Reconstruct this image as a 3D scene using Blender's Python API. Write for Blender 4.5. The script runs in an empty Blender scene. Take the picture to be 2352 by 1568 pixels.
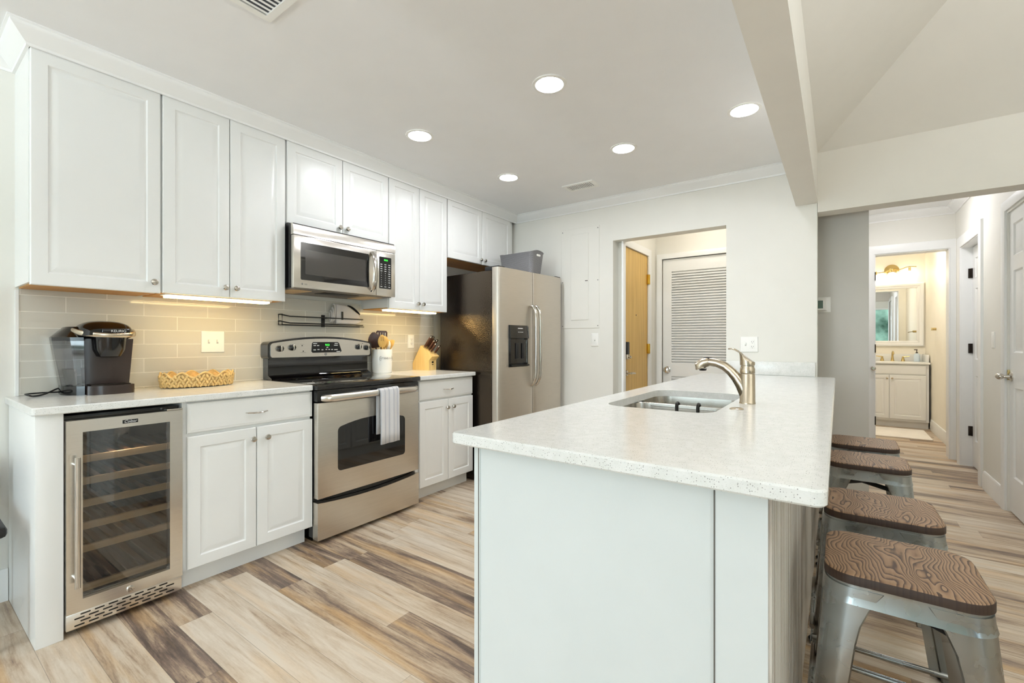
import bpy, bmesh, math, random
from mathutils import Vector, Matrix
random.seed(7)
C = bpy.context.scene.collection
R = math.radians
PI = math.pi
S = bpy.context.scene

# ------------------------------------------------------------------ camera, world, exposure, daylight
HC = 1.164                                   # eye height
cd = bpy.data.cameras.new('camera'); cam = bpy.data.objects.new('camera', cd); C.objects.link(cam)
cd.sensor_width = 36.0; cd.sensor_fit = 'HORIZONTAL'; cd.lens = 1045.0 / 2352.0 * 36.0
cd.clip_start = 0.02
cam.location = (0, 0, HC); cam.rotation_euler = (R(90), 0, R(35.62))
S.camera = cam
vs = S.view_settings
vs.view_transform = 'Standard'; vs.look = 'None'; vs.gamma = 1.0; vs.use_curve_mapping = False
vs.exposure = 0.09
S.cycles.max_bounces = 10; S.cycles.diffuse_bounces = 6; S.cycles.glossy_bounces = 5; S.cycles.transparent_max_bounces = 12
S.cycles.sample_clamp_indirect = 6.0
S.cycles.use_denoising = True

def lin(c):
    return tuple((v / 255 / 12.92) if v / 255 <= .04045 else ((v / 255 + .055) / 1.055) ** 2.4 for v in c)

w = bpy.data.worlds.new('world'); S.world = w; w.use_nodes = True
def world():
    nt = w.node_tree; N = nt.nodes; L = nt.links
    N.clear()
    out = N.new('ShaderNodeOutputWorld'); bg = N.new('ShaderNodeBackground'); L.new(bg.outputs[0], out.inputs[0])
    tc = N.new('ShaderNodeTexCoord'); sep = N.new('ShaderNodeSeparateXYZ'); L.new(tc.outputs['Generated'], sep.inputs[0])
    no = N.new('ShaderNodeTexNoise'); no.inputs['Scale'].default_value = 28; no.inputs['Detail'].default_value = 5
    L.new(tc.outputs['Generated'], no.inputs['Vector'])
    r1 = N.new('ShaderNodeValToRGB'); L.new(no.outputs['Fac'], r1.inputs[0])
    e = r1.color_ramp.elements
    e[0].position = .36; e[0].color = lin((20, 70, 52)) + (1,)
    e[1].position = .62; e[1].color = lin((190, 235, 215)) + (1,)
    r2 = N.new('ShaderNodeValToRGB'); L.new(sep.outputs[2], r2.inputs[0])
    e = r2.color_ramp.elements
    e[0].position = .05; e[0].color = (0, 0, 0, 1); e[1].position = .16; e[1].color = (1, 1, 1, 1)
    mx = N.new('ShaderNodeMix'); mx.data_type = 'RGBA'; L.new(r2.outputs[0], mx.inputs[0]); L.new(r1.outputs[0], mx.inputs[6])
    mx.inputs[7].default_value = (.8, .9, 1.0, 1)
    L.new(mx.outputs[2], bg.inputs[0]); bg.inputs[1].default_value = 1.3
world()

def area(name, loc, rot, sx, sy, power, col):
    l = bpy.data.lights.new(name, 'AREA'); l.shape = 'RECTANGLE'; l.size = sx; l.size_y = sy; l.energy = power; l.color = col
    o = bpy.data.objects.new(name, l); C.objects.link(o); o.location = loc; o.rotation_euler = rot
    return o
DAY = (.80, .90, 1.0)
# daylight at the windows of the living room behind the camera
area('daylight_back_window', (-1.6, -4.62, 1.35), (R(90), 0, 0), 1.9, 2.1, 115, DAY)
area('daylight_side_door', (3.36, -1.7, 1.1), (R(90), 0, R(90)), 1.7, 2.0, 95, DAY)
CAN = 135.0       # radiance of a recessed lamp
STRIP = 16.0      # radiance of the under-cabinet strips
BULB = 6.0
HALL = 24.0       # unseen hall ceiling fixture, added because the hall is bright
ENTRY = 26.0  # unseen entry fixture, added because the entry is bright
UPLIGHT = 110.0    # added uplights out of view that brighten the ceilings
LIVING = 10.0     # unseen living-room ceiling fixtures, added as fill

# ------------------------------------------------------------------ materials
MATS = {}
def newmat(name):
    m = bpy.data.materials.new(name); m.use_nodes = True; MATS[name] = m
    return m, m.node_tree, m.node_tree.nodes['Principled BSDF']

class G:                                       # tiny node helper
    def __init__(s, nt): s.nt = nt
    def n(s, t, **kw):
        x = s.nt.nodes.new(t)
        for k, v in kw.items(): setattr(x, k, v)
        return x
    def put(s, sock, v):
        if hasattr(v, 'is_output') or isinstance(v, bpy.types.NodeSocket): s.nt.links.new(v, sock)
        else: sock.default_value = v
    def m(s, op, a, b=0.0, c=None):
        x = s.n('ShaderNodeMath', operation=op); s.put(x.inputs[0], a); s.put(x.inputs[1], b)
        if c is not None: s.put(x.inputs[2], c)
        return x.outputs[0]
    def comb(s, a, b, c):
        x = s.n('ShaderNodeCombineXYZ'); s.put(x.inputs[0], a); s.put(x.inputs[1], b); s.put(x.inputs[2], c); return x.outputs[0]
    def noise(s, vec, scale, detail=3, rough=.5, dist=0.0):
        x = s.n('ShaderNodeTexNoise'); 
        if vec is not None: s.put(x.inputs['Vector'], vec)
        x.inputs['Scale'].default_value = scale; x.inputs['Detail'].default_value = detail
        x.inputs['Roughness'].default_value = rough; x.inputs['Distortion'].default_value = dist
        return x.outputs['Fac']
    def ramp(s, fac, stops):
        x = s.n('ShaderNodeValToRGB'); s.put(x.inputs[0], fac); e = x.color_ramp.elements
        while len(e) < len(stops): e.new(.5)
        for k, (p, c) in enumerate(stops):
            e[k].position = p; e[k].color = tuple(c) + (1,) if len(c) == 3 else c
        return x.outputs[0]
    def mix(s, f, a, b):
        x = s.n('ShaderNodeMix', data_type='RGBA'); s.put(x.inputs[0], f)
        s.put(x.inputs[6], a + (1,) if isinstance(a, tuple) and len(a) == 3 else a)
        s.put(x.inputs[7], b + (1,) if isinstance(b, tuple) and len(b) == 3 else b)
        return x.outputs[2]
    def bump(s, h, strength, dist, bsdf):
        x = s.n('ShaderNodeBump'); s.put(x.inputs['Height'], h); x.inputs['Strength'].default_value = strength
        x.inputs['Distance'].default_value = dist; s.nt.links.new(x.outputs[0], bsdf.inputs['Normal'])
    def obj(s): return s.n('ShaderNodeTexCoord').outputs['Object']
    def sep(s, v):
        x = s.n('ShaderNodeSeparateXYZ'); s.put(x.inputs[0], v); return x.outputs

def plain(name, rgb, rough=.5, metal=0.0, var=.03, scale=6, bump=0.0, bscale=60, coat=0.0, spec=.5, bdist=.002):
    m, nt, b = newmat(name); g = G(nt); c = lin(rgb)
    f = g.noise(g.obj(), scale, 3)
    d = tuple(max(0, v * (1 - var)) for v in c); l = tuple(min(1, v * (1 + var)) for v in c)
    g.put(b.inputs['Base Color'], g.ramp(f, [(.3, d), (.7, l)]))
    b.inputs['Roughness'].default_value = rough; b.inputs['Metallic'].default_value = metal
    b.inputs['Specular IOR Level'].default_value = spec
    b.inputs['Coat Weight'].default_value = coat; b.inputs['Coat Roughness'].default_value = .05
    if bump: g.bump(g.noise(g.obj(), bscale, 4), bump, bdist, b)
    return m

def emit(name, rgb, strength):
    m, nt, b = newmat(name)
    b.inputs['Base Color'].default_value = lin(rgb) + (1,); b.inputs['Emission Color'].default_value = lin(rgb) + (1,)
    b.inputs['Emission Strength'].default_value = strength
    return m

def brushed(name, rgb, rough=.3, axis=1, amt=.10):
    m, nt, b = newmat(name); g = G(nt); o = g.sep(g.obj())
    k = [8, 8, 8]; k[2] = 420
    if axis == 2: k = [300, 300, 3]
    v = g.comb(g.m('MULTIPLY', o[0], k[0]), g.m('MULTIPLY', o[1], k[1]), g.m('MULTIPLY', o[2], k[2]))
    f = g.noise(v, 1.0, 3)
    c = lin(rgb)
    g.put(b.inputs['Base Color'], g.ramp(f, [(.3, tuple(x * (1 - amt) for x in c)), (.7, tuple(min(1, x * (1 + amt)) for x in c))]))
    g.put(b.inputs['Roughness'], g.m('ADD', rough - .02, g.m('MULTIPLY', f, .04)))
    b.inputs['Metallic'].default_value = 1.0
    b.inputs['Anisotropic'].default_value = .4
    return m

def glassy(name, tint, rough=.02, gl=.08):
    m, nt, b = newmat(name); N = nt.nodes; L = nt.links
    N.remove(b); out = N['Material Output']
    tr = N.new('ShaderNodeBsdfTransparent'); tr.inputs[0].default_value = lin(tint) + (1,)
    go = N.new('ShaderNodeBsdfGlossy'); go.inputs['Roughness'].default_value = rough
    fr = N.new('ShaderNodeFresnel'); fr.inputs[0].default_value = 1.5
    ad = N.new('ShaderNodeMath'); ad.operation = 'ADD'; L.new(fr.outputs[0], ad.inputs[0]); ad.inputs[1].default_value = gl
    mx = N.new('ShaderNodeMixShader'); L.new(ad.outputs[0], mx.inputs[0]); L.new(tr.outputs[0], mx.inputs[1]); L.new(go.outputs[0], mx.inputs[2])
    L.new(mx.outputs[0], out.inputs[0])
    return m

def m_floor():
    m, nt, b = newmat('vinyl_planks'); g = G(nt)
    x, y, z = g.sep(g.obj())[:3]
    rc = g.m('DIVIDE', g.m('SUBTRACT', y, .345), .124); row = g.m('FLOOR', rc)
    wn = g.n('ShaderNodeTexWhiteNoise', noise_dimensions='1D'); g.put(wn.inputs['W'], row)
    xc = g.m('ADD', g.m('DIVIDE', x, 1.22), g.m('MULTIPLY', wn.outputs[0], 7.3)); col = g.m('FLOOR', xc)
    w2 = g.n('ShaderNodeTexWhiteNoise', noise_dimensions='3D'); g.put(w2.inputs['Vector'], g.comb(row, col, 1.7))
    r = w2.outputs[0]; rs = g.sep(w2.outputs[1])
    a = g.noise(g.comb(g.m('ADD', g.m('MULTIPLY', x, 1.5), g.m('MULTIPLY', r, 50)), g.m('MULTIPLY', y, 17), g.m('MULTIPLY', rs[1], 40)), 1.0, 5, .6, .8)
    fine = g.noise(g.comb(g.m('ADD', g.m('MULTIPLY', x, 9), g.m('MULTIPLY', r, 90)), g.m('MULTIPLY', y, 120), 0.0), 1.0, 4, .65)
    speck = g.noise(g.comb(g.m('MULTIPLY', x, 60), g.m('MULTIPLY', y, 160), r), 1.0, 5, .7)
    t = g.m('ADD', g.m('ADD', a, g.m('MULTIPLY', g.m('SUBTRACT', r, .50), .36)), g.m('MULTIPLY', g.m('SUBTRACT', fine, .5), .40))
    t = g.m('ADD', t, g.m('MULTIPLY', g.m('SUBTRACT', speck, .5), .16))
    c = g.ramp(t, [(.20, lin((84, 70, 62))), (.33, lin((122, 103, 90))), (.45, lin((168, 146, 122))), (.57, lin((192, 175, 153))), (.76, lin((210, 198, 181)))])
    gold = g.noise(g.comb(g.m('ADD', g.m('MULTIPLY', x, 1.1), g.m('MULTIPLY', rs[2], 70)), g.m('MULTIPLY', y, 13), 3.0), 1.0, 3)
    gm = g.m('MULTIPLY', g.ramp(gold, [(.52, (0, 0, 0)), (.68, (1, 1, 1))]), .42)
    c = g.mix(gm, c, lin((206, 164, 104)))
    fy = g.m('FRACT', rc); fx = g.m('FRACT', xc)
    e = g.m('MINIMUM', g.m('MULTIPLY', g.m('MINIMUM', fy, g.m('SUBTRACT', 1.0, fy)), .124), g.m('MULTIPLY', g.m('MINIMUM', fx, g.m('SUBTRACT', 1.0, fx)), 1.22))
    seam = g.m('LESS_THAN', e, .0009)
    c = g.mix(g.m('MULTIPLY', seam, .45), c, lin((60, 48, 40)))
    g.put(b.inputs['Base Color'], c)
    g.put(b.inputs['Roughness'], g.m('ADD', .30, g.m('MULTIPLY', fine, .2)))
    g.bump(g.m('SUBTRACT', fine, g.m('MULTIPLY', seam, .6)), .12, .002, b)
    return m

def m_tile():
    m, nt, b = newmat('glass_subway_tile'); g = G(nt)
    o = g.sep(g.obj())
    v = g.comb(g.m('SUBTRACT', o[1], .533 - .305 * 10), g.m('SUBTRACT', o[2], .921), 0.0)
    br = g.n('ShaderNodeTexBrick'); g.put(br.inputs['Vector'], v)
    br.offset = .5; br.offset_frequency = 2
    br.inputs['Scale'].default_value = 1.0; br.inputs['Mortar Size'].default_value = .0016; br.inputs['Mortar Smooth'].default_value = .1
    br.inputs['Brick Width'].default_value = .305; br.inputs['Row Height'].default_value = .0763
    br.inputs['Color1'].default_value = lin((198, 194, 182)) + (1,); br.inputs['Color2'].default_value = lin((205, 201, 190)) + (1,)
    br.inputs['Mortar'].default_value = lin((232, 228, 218)) + (1,)
    g.put(b.inputs['Base Color'], br.outputs[0])
    b.inputs['Roughness'].default_value = .09
    g.put(b.inputs['Roughness'], g.m('ADD', .08, g.m('MULTIPLY', br.outputs[1], .5)))
    g.bump(g.m('SUBTRACT', 1.0, br.outputs[1]), .5, .0015, b)
    return m

def m_quartz():
    m, nt, b = newmat('speckled_quartz'); g = G(nt); o = g.obj()
    def specks(sc, rad, thr):
        vo = g.n('ShaderNodeTexVoronoi'); g.put(vo.inputs['Vector'], o); vo.inputs['Scale'].default_value = sc
        cr = g.sep(vo.outputs['Color'])
        return g.m('MULTIPLY', g.m('LESS_THAN', vo.outputs['Distance'], rad), g.m('GREATER_THAN', cr[0], thr)), cr[1]
    s1, k1 = specks(250, .25, .60); s2, k2 = specks(430, .34, .76)
    base = g.ramp(g.noise(o, 40, 4), [(.35, lin((224, 225, 221))), (.65, lin((232, 232, 229)))])
    c = g.mix(g.m('MULTIPLY', s2, .22), base, lin((150, 146, 136)))
    c = g.mix(g.m('MULTIPLY', s1, g.m('ADD', .22, g.m('MULTIPLY', k1, .55))), c, lin((70, 64, 58)))
    g.put(b.inputs['Base Color'], c); b.inputs['Roughness'].default_value = .16
    return m

def m_oak():
    m, nt, b = newmat('grained_seat_wood'); g = G(nt)
    oi = g.n('ShaderNodeObjectInfo'); o = g.sep(g.obj())
    rr = g.m('MULTIPLY', oi.outputs['Random'], 9.0)
    n1 = g.noise(g.comb(g.m('ADD', g.m('MULTIPLY', o[0], 8.5), rr), g.m('ADD', g.m('MULTIPLY', o[1], 3.0), rr), rr), 1.0, 2, .5, .4)
    n2 = g.noise(g.comb(g.m('MULTIPLY', o[0], 55), g.m('MULTIPLY', o[1], 26), rr), 1.0, 2)
    ph = g.m('ADD', g.m('ADD', g.m('MULTIPLY', o[0], 88), g.m('MULTIPLY', n1, 21)), g.m('MULTIPLY', n2, .55))
    saw = g.m('FRACT', ph)
    fine = g.noise(g.comb(g.m('MULTIPLY', o[0], 160), g.m('MULTIPLY', o[1], 14), rr), 1.0, 3)
    big = g.noise(g.comb(g.m('MULTIPLY', o[0], 9), g.m('MULTIPLY', o[1], 3), rr), 1.0, 2)
    t = g.m('ADD', saw, g.m('MULTIPLY', g.m('SUBTRACT', fine, .5), .55))
    c = g.ramp(t, [(.10, lin((54, 37, 26))), (.24, lin((94, 70, 50))), (.40, lin((136, 106, 78))), (.9, lin((160, 130, 100)))])
    c = g.mix(g.m('MULTIPLY', big, .35), c, lin((116, 86, 62)))
    nz = g.sep(g.n('ShaderNodeNewGeometry').outputs['Normal'])
    c = g.mix(g.m('MULTIPLY', g.m('LESS_THAN', nz[2], .6), .96), c, lin((44, 26, 15)))   # stained edge band of the seat
    g.put(b.inputs['Base Color'], c); b.inputs['Roughness'].default_value = .55
    g.bump(t, .25, .001, b)
    return m

def m_woodplain(name, c1, c2, axis=2, rough=.45):
    m, nt, b = newmat(name); g = G(nt); o = g.sep(g.obj())
    k = [30, 30, 30]; k[axis] = 1.6
    f = g.noise(g.comb(g.m('MULTIPLY', o[0], k[0]), g.m('MULTIPLY', o[1], k[1]), g.m('MULTIPLY', o[2], k[2])), 1.0, 4, .6, .6)
    g.put(b.inputs['Base Color'], g.ramp(f, [(.3, lin(c1)), (.7, lin(c2))])); b.inputs['Roughness'].default_value = rough
    return m

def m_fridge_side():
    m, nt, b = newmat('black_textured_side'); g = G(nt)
    b.inputs['Base Color'].default_value = lin((16, 12, 12)) + (1,); b.inputs['Specular IOR Level'].default_value = .85; b.inputs['IOR'].default_value = 1.55; b.inputs['Specular Tint'].default_value = (1, .80, .58, 1)  # specular tint puts the strip lamp's orange glow into the reflections
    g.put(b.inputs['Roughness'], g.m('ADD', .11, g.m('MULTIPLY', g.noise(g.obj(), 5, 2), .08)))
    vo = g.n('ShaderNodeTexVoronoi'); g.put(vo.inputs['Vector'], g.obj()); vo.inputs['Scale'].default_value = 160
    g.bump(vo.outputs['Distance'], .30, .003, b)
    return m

def m_weave(name, rgb, sc=(28, 28, 46), dark=.55):
    m, nt, b = newmat(name); g = G(nt); uv = g.n('ShaderNodeTexCoord').outputs['UV']
    br = g.n('ShaderNodeTexBrick'); g.put(br.inputs['Vector'], uv); br.inputs['Scale'].default_value = 1.0
    br.inputs['Brick Width'].default_value = .016; br.inputs['Row Height'].default_value = .009; br.inputs['Mortar Size'].default_value = .0022
    c = lin(rgb)
    br.inputs['Color1'].default_value = c + (1,); br.inputs['Color2'].default_value = tuple(x * .88 for x in c) + (1,)
    br.inputs['Mortar'].default_value = tuple(x * dark for x in c) + (1,)
    g.put(b.inputs['Base Color'], br.outputs[0]); b.inputs['Roughness'].default_value = .45
    g.bump(g.m('SUBTRACT', 1.0, br.outputs[1]), .8, .003, b)
    return m

def m_stripes(name, c1, c2, pitch, axis=1):
    m, nt, b = newmat(name); g = G(nt); o = g.sep(g.obj())
    f = g.m('FRACT', g.m('DIVIDE', g.m('ADD', o[axis], 10.0), pitch))
    s = g.m('LESS_THAN', g.m('ABSOLUTE', g.m('SUBTRACT', f, .5)), .14)
    fz = g.noise(g.obj(), 260, 3)
    c = g.mix(g.m('MULTIPLY', s, .7), lin(c1), lin(c2))
    g.put(b.inputs['Base Color'], c); b.inputs['Roughness'].default_value = .95
    g.bump(fz, .6, .003, b)
    return m

def m_patina():
    m, nt, b = newmat('gunmetal_sheet'); g = G(nt); o = g.obj()
    f = g.noise(o, 4.0, 2, .5, .3)
    g.put(b.inputs['Base Color'], g.ramp(f, [(.30, lin((120, 110, 98))), (.42, lin((156, 153, 146))), (.56, lin((168, 175, 177))), (.72, lin((190, 198, 200)))]))
    b.inputs['Metallic'].default_value = 1.0
    g.put(b.inputs['Roughness'], g.m('ADD', .18, g.m('MULTIPLY', g.noise(o, 14, 3), .2)))
    return m
M = {}
M['wall'] = plain('wall_paint', (228, 226, 218), .6, bump=.05, bscale=180, var=.01)
M['ceil'] = plain('ceiling_paint', (238, 238, 238), .75, bump=.06, bscale=140, var=.01)
M['vault'] = plain('vault_paint', (226, 222, 213), .75, var=.01)
M['shadedwall'] = plain('shaded_wall_paint', (206, 203, 196), .65, var=.01)  # wall paint darkened: the lintel's shade is put into the colour
M['cream'] = plain('cream_wall_paint', (244, 238, 224), .5, var=.015)
M['trim'] = plain('white_trim', (238, 238, 236), .35, var=.008)
M['cab'] = plain('white_cabinet', (233, 233, 230), .32, var=.008)
M['island'] = plain('island_panel_white', (217, 222, 221), .38, var=.012)
M['floor'] = m_floor(); M['tile'] = m_tile(); M['quartz'] = m_quartz(); M['oak'] = m_oak()
M['steel'] = brushed('brushed_steel', (212, 206, 196), .30, amt=.05)
M['steelv'] = brushed('brushed_steel_fine', (226, 221, 213), .24, amt=.04)
M['fridge'] = brushed('satin_steel_door', (207, 199, 188), .38, amt=.04)
M['sink'] = brushed('sink_steel', (196, 192, 184), .22, amt=.06)
M['chrome'] = plain('polished_nickel', (205, 200, 192), .14, 1.0, .02)
M['nickel'] = brushed('satin_nickel', (200, 188, 168), .24, axis=2, amt=.05)
M['darkmetal'] = plain('dark_bronze', (44, 36, 30), .4, .8, .1)
M['brass'] = plain('brass', (206, 164, 62), .28, 1.0, .06)
M['antique'] = plain('antique_brass', (196, 174, 120), .25, 1.0, .05)
M['galv'] = m_patina()
M['black'] = plain('gloss_black', (9, 8, 9), .12, spec=.6)
M['brownblack'] = plain('brown_black_plastic', (44, 32, 28), .3, spec=.6)
M['blackmat'] = plain('matte_black', (17, 16, 17), .45)
M['blackglass'] = plain('black_glass', (8, 7, 9), .04, spec=.7, coat=.4)
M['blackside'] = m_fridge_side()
M['mwwin'] = plain('microwave_screen', (56, 53, 50), .12, spec=.7, coat=.5)
M['wire'] = plain('black_wire', (16, 15, 15), .35)
M['wglass'] = glassy('tinted_glass', (222, 219, 216), .008, .05)
M['pane'] = glassy('clear_pane', (245, 250, 250), .01, 0.0)
M['tank'] = glassy('smoked_tank', (232, 232, 234), .03, .08)
M['mirror'] = plain('mirror_silver', (235, 238, 236), .0, 1.0, 0.0)
M['shelfwood'] = m_woodplain('beech_shelf', (214, 182, 134), (238, 214, 172), 1)
M['darkslat'] = m_woodplain('dark_shelf_slat', (86, 60, 40), (124, 90, 60), 0)
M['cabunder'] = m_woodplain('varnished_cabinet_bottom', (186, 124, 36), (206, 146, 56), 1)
M['doorwood'] = m_woodplain('blond_wood_veneer', (198, 158, 82), (220, 184, 108), 2)
M['blockwood'] = m_woodplain('pale_block_wood', (226, 188, 116), (240, 208, 142), 2)
M['spoonwood'] = m_woodplain('spoon_wood', (206, 160, 78), (226, 184, 108), 2)
M['handlewood'] = m_woodplain('dark_handle_wood', (64, 36, 24), (100, 62, 42), 2)
M['straw'] = plain('dry_water_hyacinth', (212, 178, 116), .7, var=.22, scale=45)
M['ceramic'] = plain('white_ceramic', (232, 232, 228), .2, var=.01)
M['plastic'] = plain('white_plastic', (240, 239, 234), .35, var=.005)
M['ventdark'] = plain('vent_duct', (70, 74, 80), .6)
M['toggleshade'] = plain('switch_recess', (196, 194, 188), .5)
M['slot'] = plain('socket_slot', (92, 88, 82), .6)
M['basket'] = m_weave('grey_basket_weave', (150, 148, 150))
M['towel'] = m_stripes('striped_towel', (214, 213, 214), (178, 180, 188), .034)
M['rag'] = plain('pale_cloth', (214, 208, 204), .9, var=.04, bump=.3, bscale=300)
M['mat'] = plain('bath_mat_cotton', (242, 236, 226), .95, bump=.6, bscale=150)
M['spatula'] = plain('brown_nylon', (62, 38, 30), .35)
M['grease'] = plain('mesh_filter', (208, 180, 140), .5, var=.1, scale=200)
M['mwbottom'] = plain('grey_underside', (120, 112, 104), .45)
M['green'] = emit('green_digits', (60, 240, 70), 1.6)
M['white_led'] = emit('white_led', (210, 220, 255), 6)
M['print'] = plain('white_print', (214, 214, 212), .5)
M['inkgrey'] = plain('grey_print', (120, 118, 114), .5)
M['screen'] = plain('green_grey_screen', (92, 116, 104), .2)
M['lens'] = emit('lamp_lens', (246, 249, 255), CAN)
M['strip'] = emit('warm_strip', (255, 226, 158), STRIP)
M['bulb'] = emit('frosted_bulb', (255, 244, 220), BULB)
M['bathfill'] = emit('bath_fill', (255, 249, 238), 48)  # unseen bathroom fixture, added to brighten the vanity
M['unseenhall'] = emit('unseen_hall_lamp', (250, 250, 255), HALL)
M['unseenentry'] = emit('unseen_entry_lamp', (255, 248, 236), ENTRY)
M['livfill'] = emit('living_fill', (250, 250, 255), LIVING)
M['soap'] = plain('pale_blue_soap', (206, 220, 232), .2)
M['amber'] = plain('dark_brown_pump', (60, 46, 34), .35)
M['curtain'] = plain('white_curtain', (225, 230, 236), .9)
M['corr'] = None
def m_slats():
    m, nt, b = newmat('whitewashed_planks'); g = G(nt); o = g.sep(g.obj())
    f = g.noise(g.comb(g.m('MULTIPLY', o[0], 5), g.m('MULTIPLY', o[1], 34), g.m('MULTIPLY', o[2], 1.2)), 1.0, 4, .6)
    g.put(b.inputs['Base Color'], g.ramp(f, [(.3, lin((170, 156, 142))), (.45, lin((212, 204, 194))), (.6, lin((234, 231, 225)))]))
    b.inputs['Roughness'].default_value = .3
    return m
M['corr'] = m_slats()

# ------------------------------------------------------------------ mesh helpers
class MB:
    def __init__(s): s.bm = bmesh.new()
    def _add(s, t):
        me = bpy.data.meshes.new('t'); t.to_mesh(me); t.free(); s.bm.from_mesh(me); bpy.data.meshes.remove(me); return s
    def box(s, x0, x1, y0, y1, z0, z1, bev=0.0, seg=2):
        t = bmesh.new(); bmesh.ops.create_cube(t, size=1.0)
        for v in t.verts: v.co = ((x0 + x1) / 2 + v.co.x * (x1 - x0), (y0 + y1) / 2 + v.co.y * (y1 - y0), (z0 + z1) / 2 + v.co.z * (z1 - z0))
        if bev: bmesh.ops.bevel(t, geom=list(t.edges), offset=bev, segments=seg, affect='EDGES', profile=.5, clamp_overlap=True)
        return s._add(t)
    def rings(s, rs, caps=(True, True), closed=True):
        b = s.bm; L = [[b.verts.new(p) for p in r] for r in rs]; n = len(rs[0])
        for a, c in zip(L, L[1:]):
            for i in range(n if closed else n - 1):
                j = (i + 1) % n
                try: b.faces.new((a[i], a[j], c[j], c[i]))
                except ValueError: pass
        if closed and caps[0]: b.faces.new(L[0][::-1])
        if closed and caps[1]: b.faces.new(L[-1])
        return s
    def tube(s, pts, r, n=10, caps=True, flat=None):
        pts = [Vector(p) for p in pts]; rs = []; up = None
        for i, p in enumerate(pts):
            d = (pts[min(i + 1, len(pts) - 1)] - pts[max(i - 1, 0)]).normalized()
            if up is None:
                up = Vector((0, 0, 1)) if abs(d.z) < .9 else Vector((0, 1, 0))
            u = (up - d * up.dot(d)).normalized(); v = d.cross(u); up = u
            rr = r[i] if isinstance(r, (list, tuple)) else r
            fu, fv = (rr, rr) if flat is None else (rr * flat[0], rr * flat[1])
            rs.append([p + u * math.cos(2 * PI * k / n) * fu + v * math.sin(2 * PI * k / n) * fv for k in range(n)])
        return s.rings(rs, (caps, caps))
    def loop(s, pts, r, n=8):                       # closed tube
        pts = [Vector(p) for p in pts]; N = len(pts); rs = []
        for i, p in enumerate(pts):
            d = (pts[(i + 1) % N] - pts[i - 1]).normalized()
            up = Vector((0, 0, 1)) if abs(d.z) < .95 else Vector((1, 0, 0))
            u = (up - d * up.dot(d)).normalized(); v = d.cross(u)
            rs.append([p + u * math.cos(2 * PI * k / n) * r + v * math.sin(2 * PI * k / n) * r for k in range(n)])
        rs.append(rs[0]); return s.rings(rs, (False, False))
    def cyl(s, p0, p1, r0, r1=None, n=24):
        return s.tube([p0, p1], [r0, r0 if r1 is None else r1], n)
    def lathe(s, prof, o, axis='Z', n=28, caps=(True, True)):
        f = {'Z': lambda c, q, h: (o[0] + c, o[1] + q, o[2] + h), 'X': lambda c, q, h: (o[0] + h, o[1] + c, o[2] + q), '-X': lambda c, q, h: (o[0] - h, o[1] + c, o[2] + q),
             '-Y': lambda c, q, h: (o[0] + c, o[1] - h, o[2] + q), 'Y': lambda c, q, h: (o[0] + c, o[1] + h, o[2] + q)}[axis]
        return s.rings([[f(max(r, 1e-4) * math.cos(2 * PI * k / n), max(r, 1e-4) * math.sin(2 * PI * k / n), h) for k in range(n)] for r, h in prof], caps)
    def prism(s, poly, axis, a, b):
        f = {'X': lambda p, t: (t, p[0], p[1]), 'Y': lambda p, t: (p[0], t, p[1]), 'Z': lambda p, t: (p[0], p[1], t)}[axis]
        return s.rings([[f(p, a) for p in poly], [f(p, b) for p in poly]])
    def panel(s, mp, a0, a1, b0, b1, prof, back):   # nested rectangles: prof = [(inset, height)]
        def rect(i, d): return [mp(a0 + i, b0 + i, d), mp(a1 - i, b0 + i, d), mp(a1 - i, b1 - i, d), mp(a0 + i, b1 - i, d)]
        return s.rings([rect(0, back)] + [rect(i, d) for i, d in prof])
    def ball(s, c, rx, ry, rz, n=16, m=10, rot=None):
        rs = []
        for j in range(1, m):
            a = PI * j / m
            ring = []
            for k in range(n):
                t = 2 * PI * k / n; v = Vector((rx * math.sin(a) * math.cos(t), ry * math.sin(a) * math.sin(t), rz * math.cos(a)))
                if rot is not None: v = rot @ v
                ring.append(Vector(c) + v)
            rs.append(ring)
        return s.rings(rs)
    def sweep(s, path, prof, closed=False):          # path [(x,y)], prof [(out, z)]; out is to the right of travel; mitred corners
        P = [Vector((p[0], p[1])) for p in path]; rs = []
        for i, p in enumerate(P):
            ds = []
            if i > 0: ds.append((P[i] - P[i - 1]).normalized())
            if i < len(P) - 1: ds.append((P[i + 1] - P[i]).normalized())
            ns = [Vector((d.y, -d.x)) for d in ds]
            m = sum(ns, Vector((0, 0))).normalized(); k = 1.0 / max(.2, m.dot(ns[0]))
            rs.append([(p.x + m.x * o * k, p.y + m.y * o * k, z) for o, z in prof])
        return s.rings(rs)
    def build(s, name, mat, parent=None, local=False, smooth=True, angle=38, kind=None):
        bmesh.ops.recalc_face_normals(s.bm, faces=s.bm.faces)
        me = bpy.data.meshes.new(name)
        if parent is not None and not local:
            r = parent
            while r.parent: r = r.parent
            bmesh.ops.translate(s.bm, verts=s.bm.verts, vec=-r.location)
        s.bm.to_mesh(me); s.bm.free()
        o = bpy.data.objects.new(name, me); C.objects.link(o); me.materials.append(M[mat] if isinstance(mat, str) else mat)
        if smooth:
            for p in me.polygons: p.use_smooth = True
            me.set_sharp_from_angle(angle=R(angle))
        if parent is not None: o.parent = parent
        if kind: o['kind'] = kind
        return o

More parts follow.
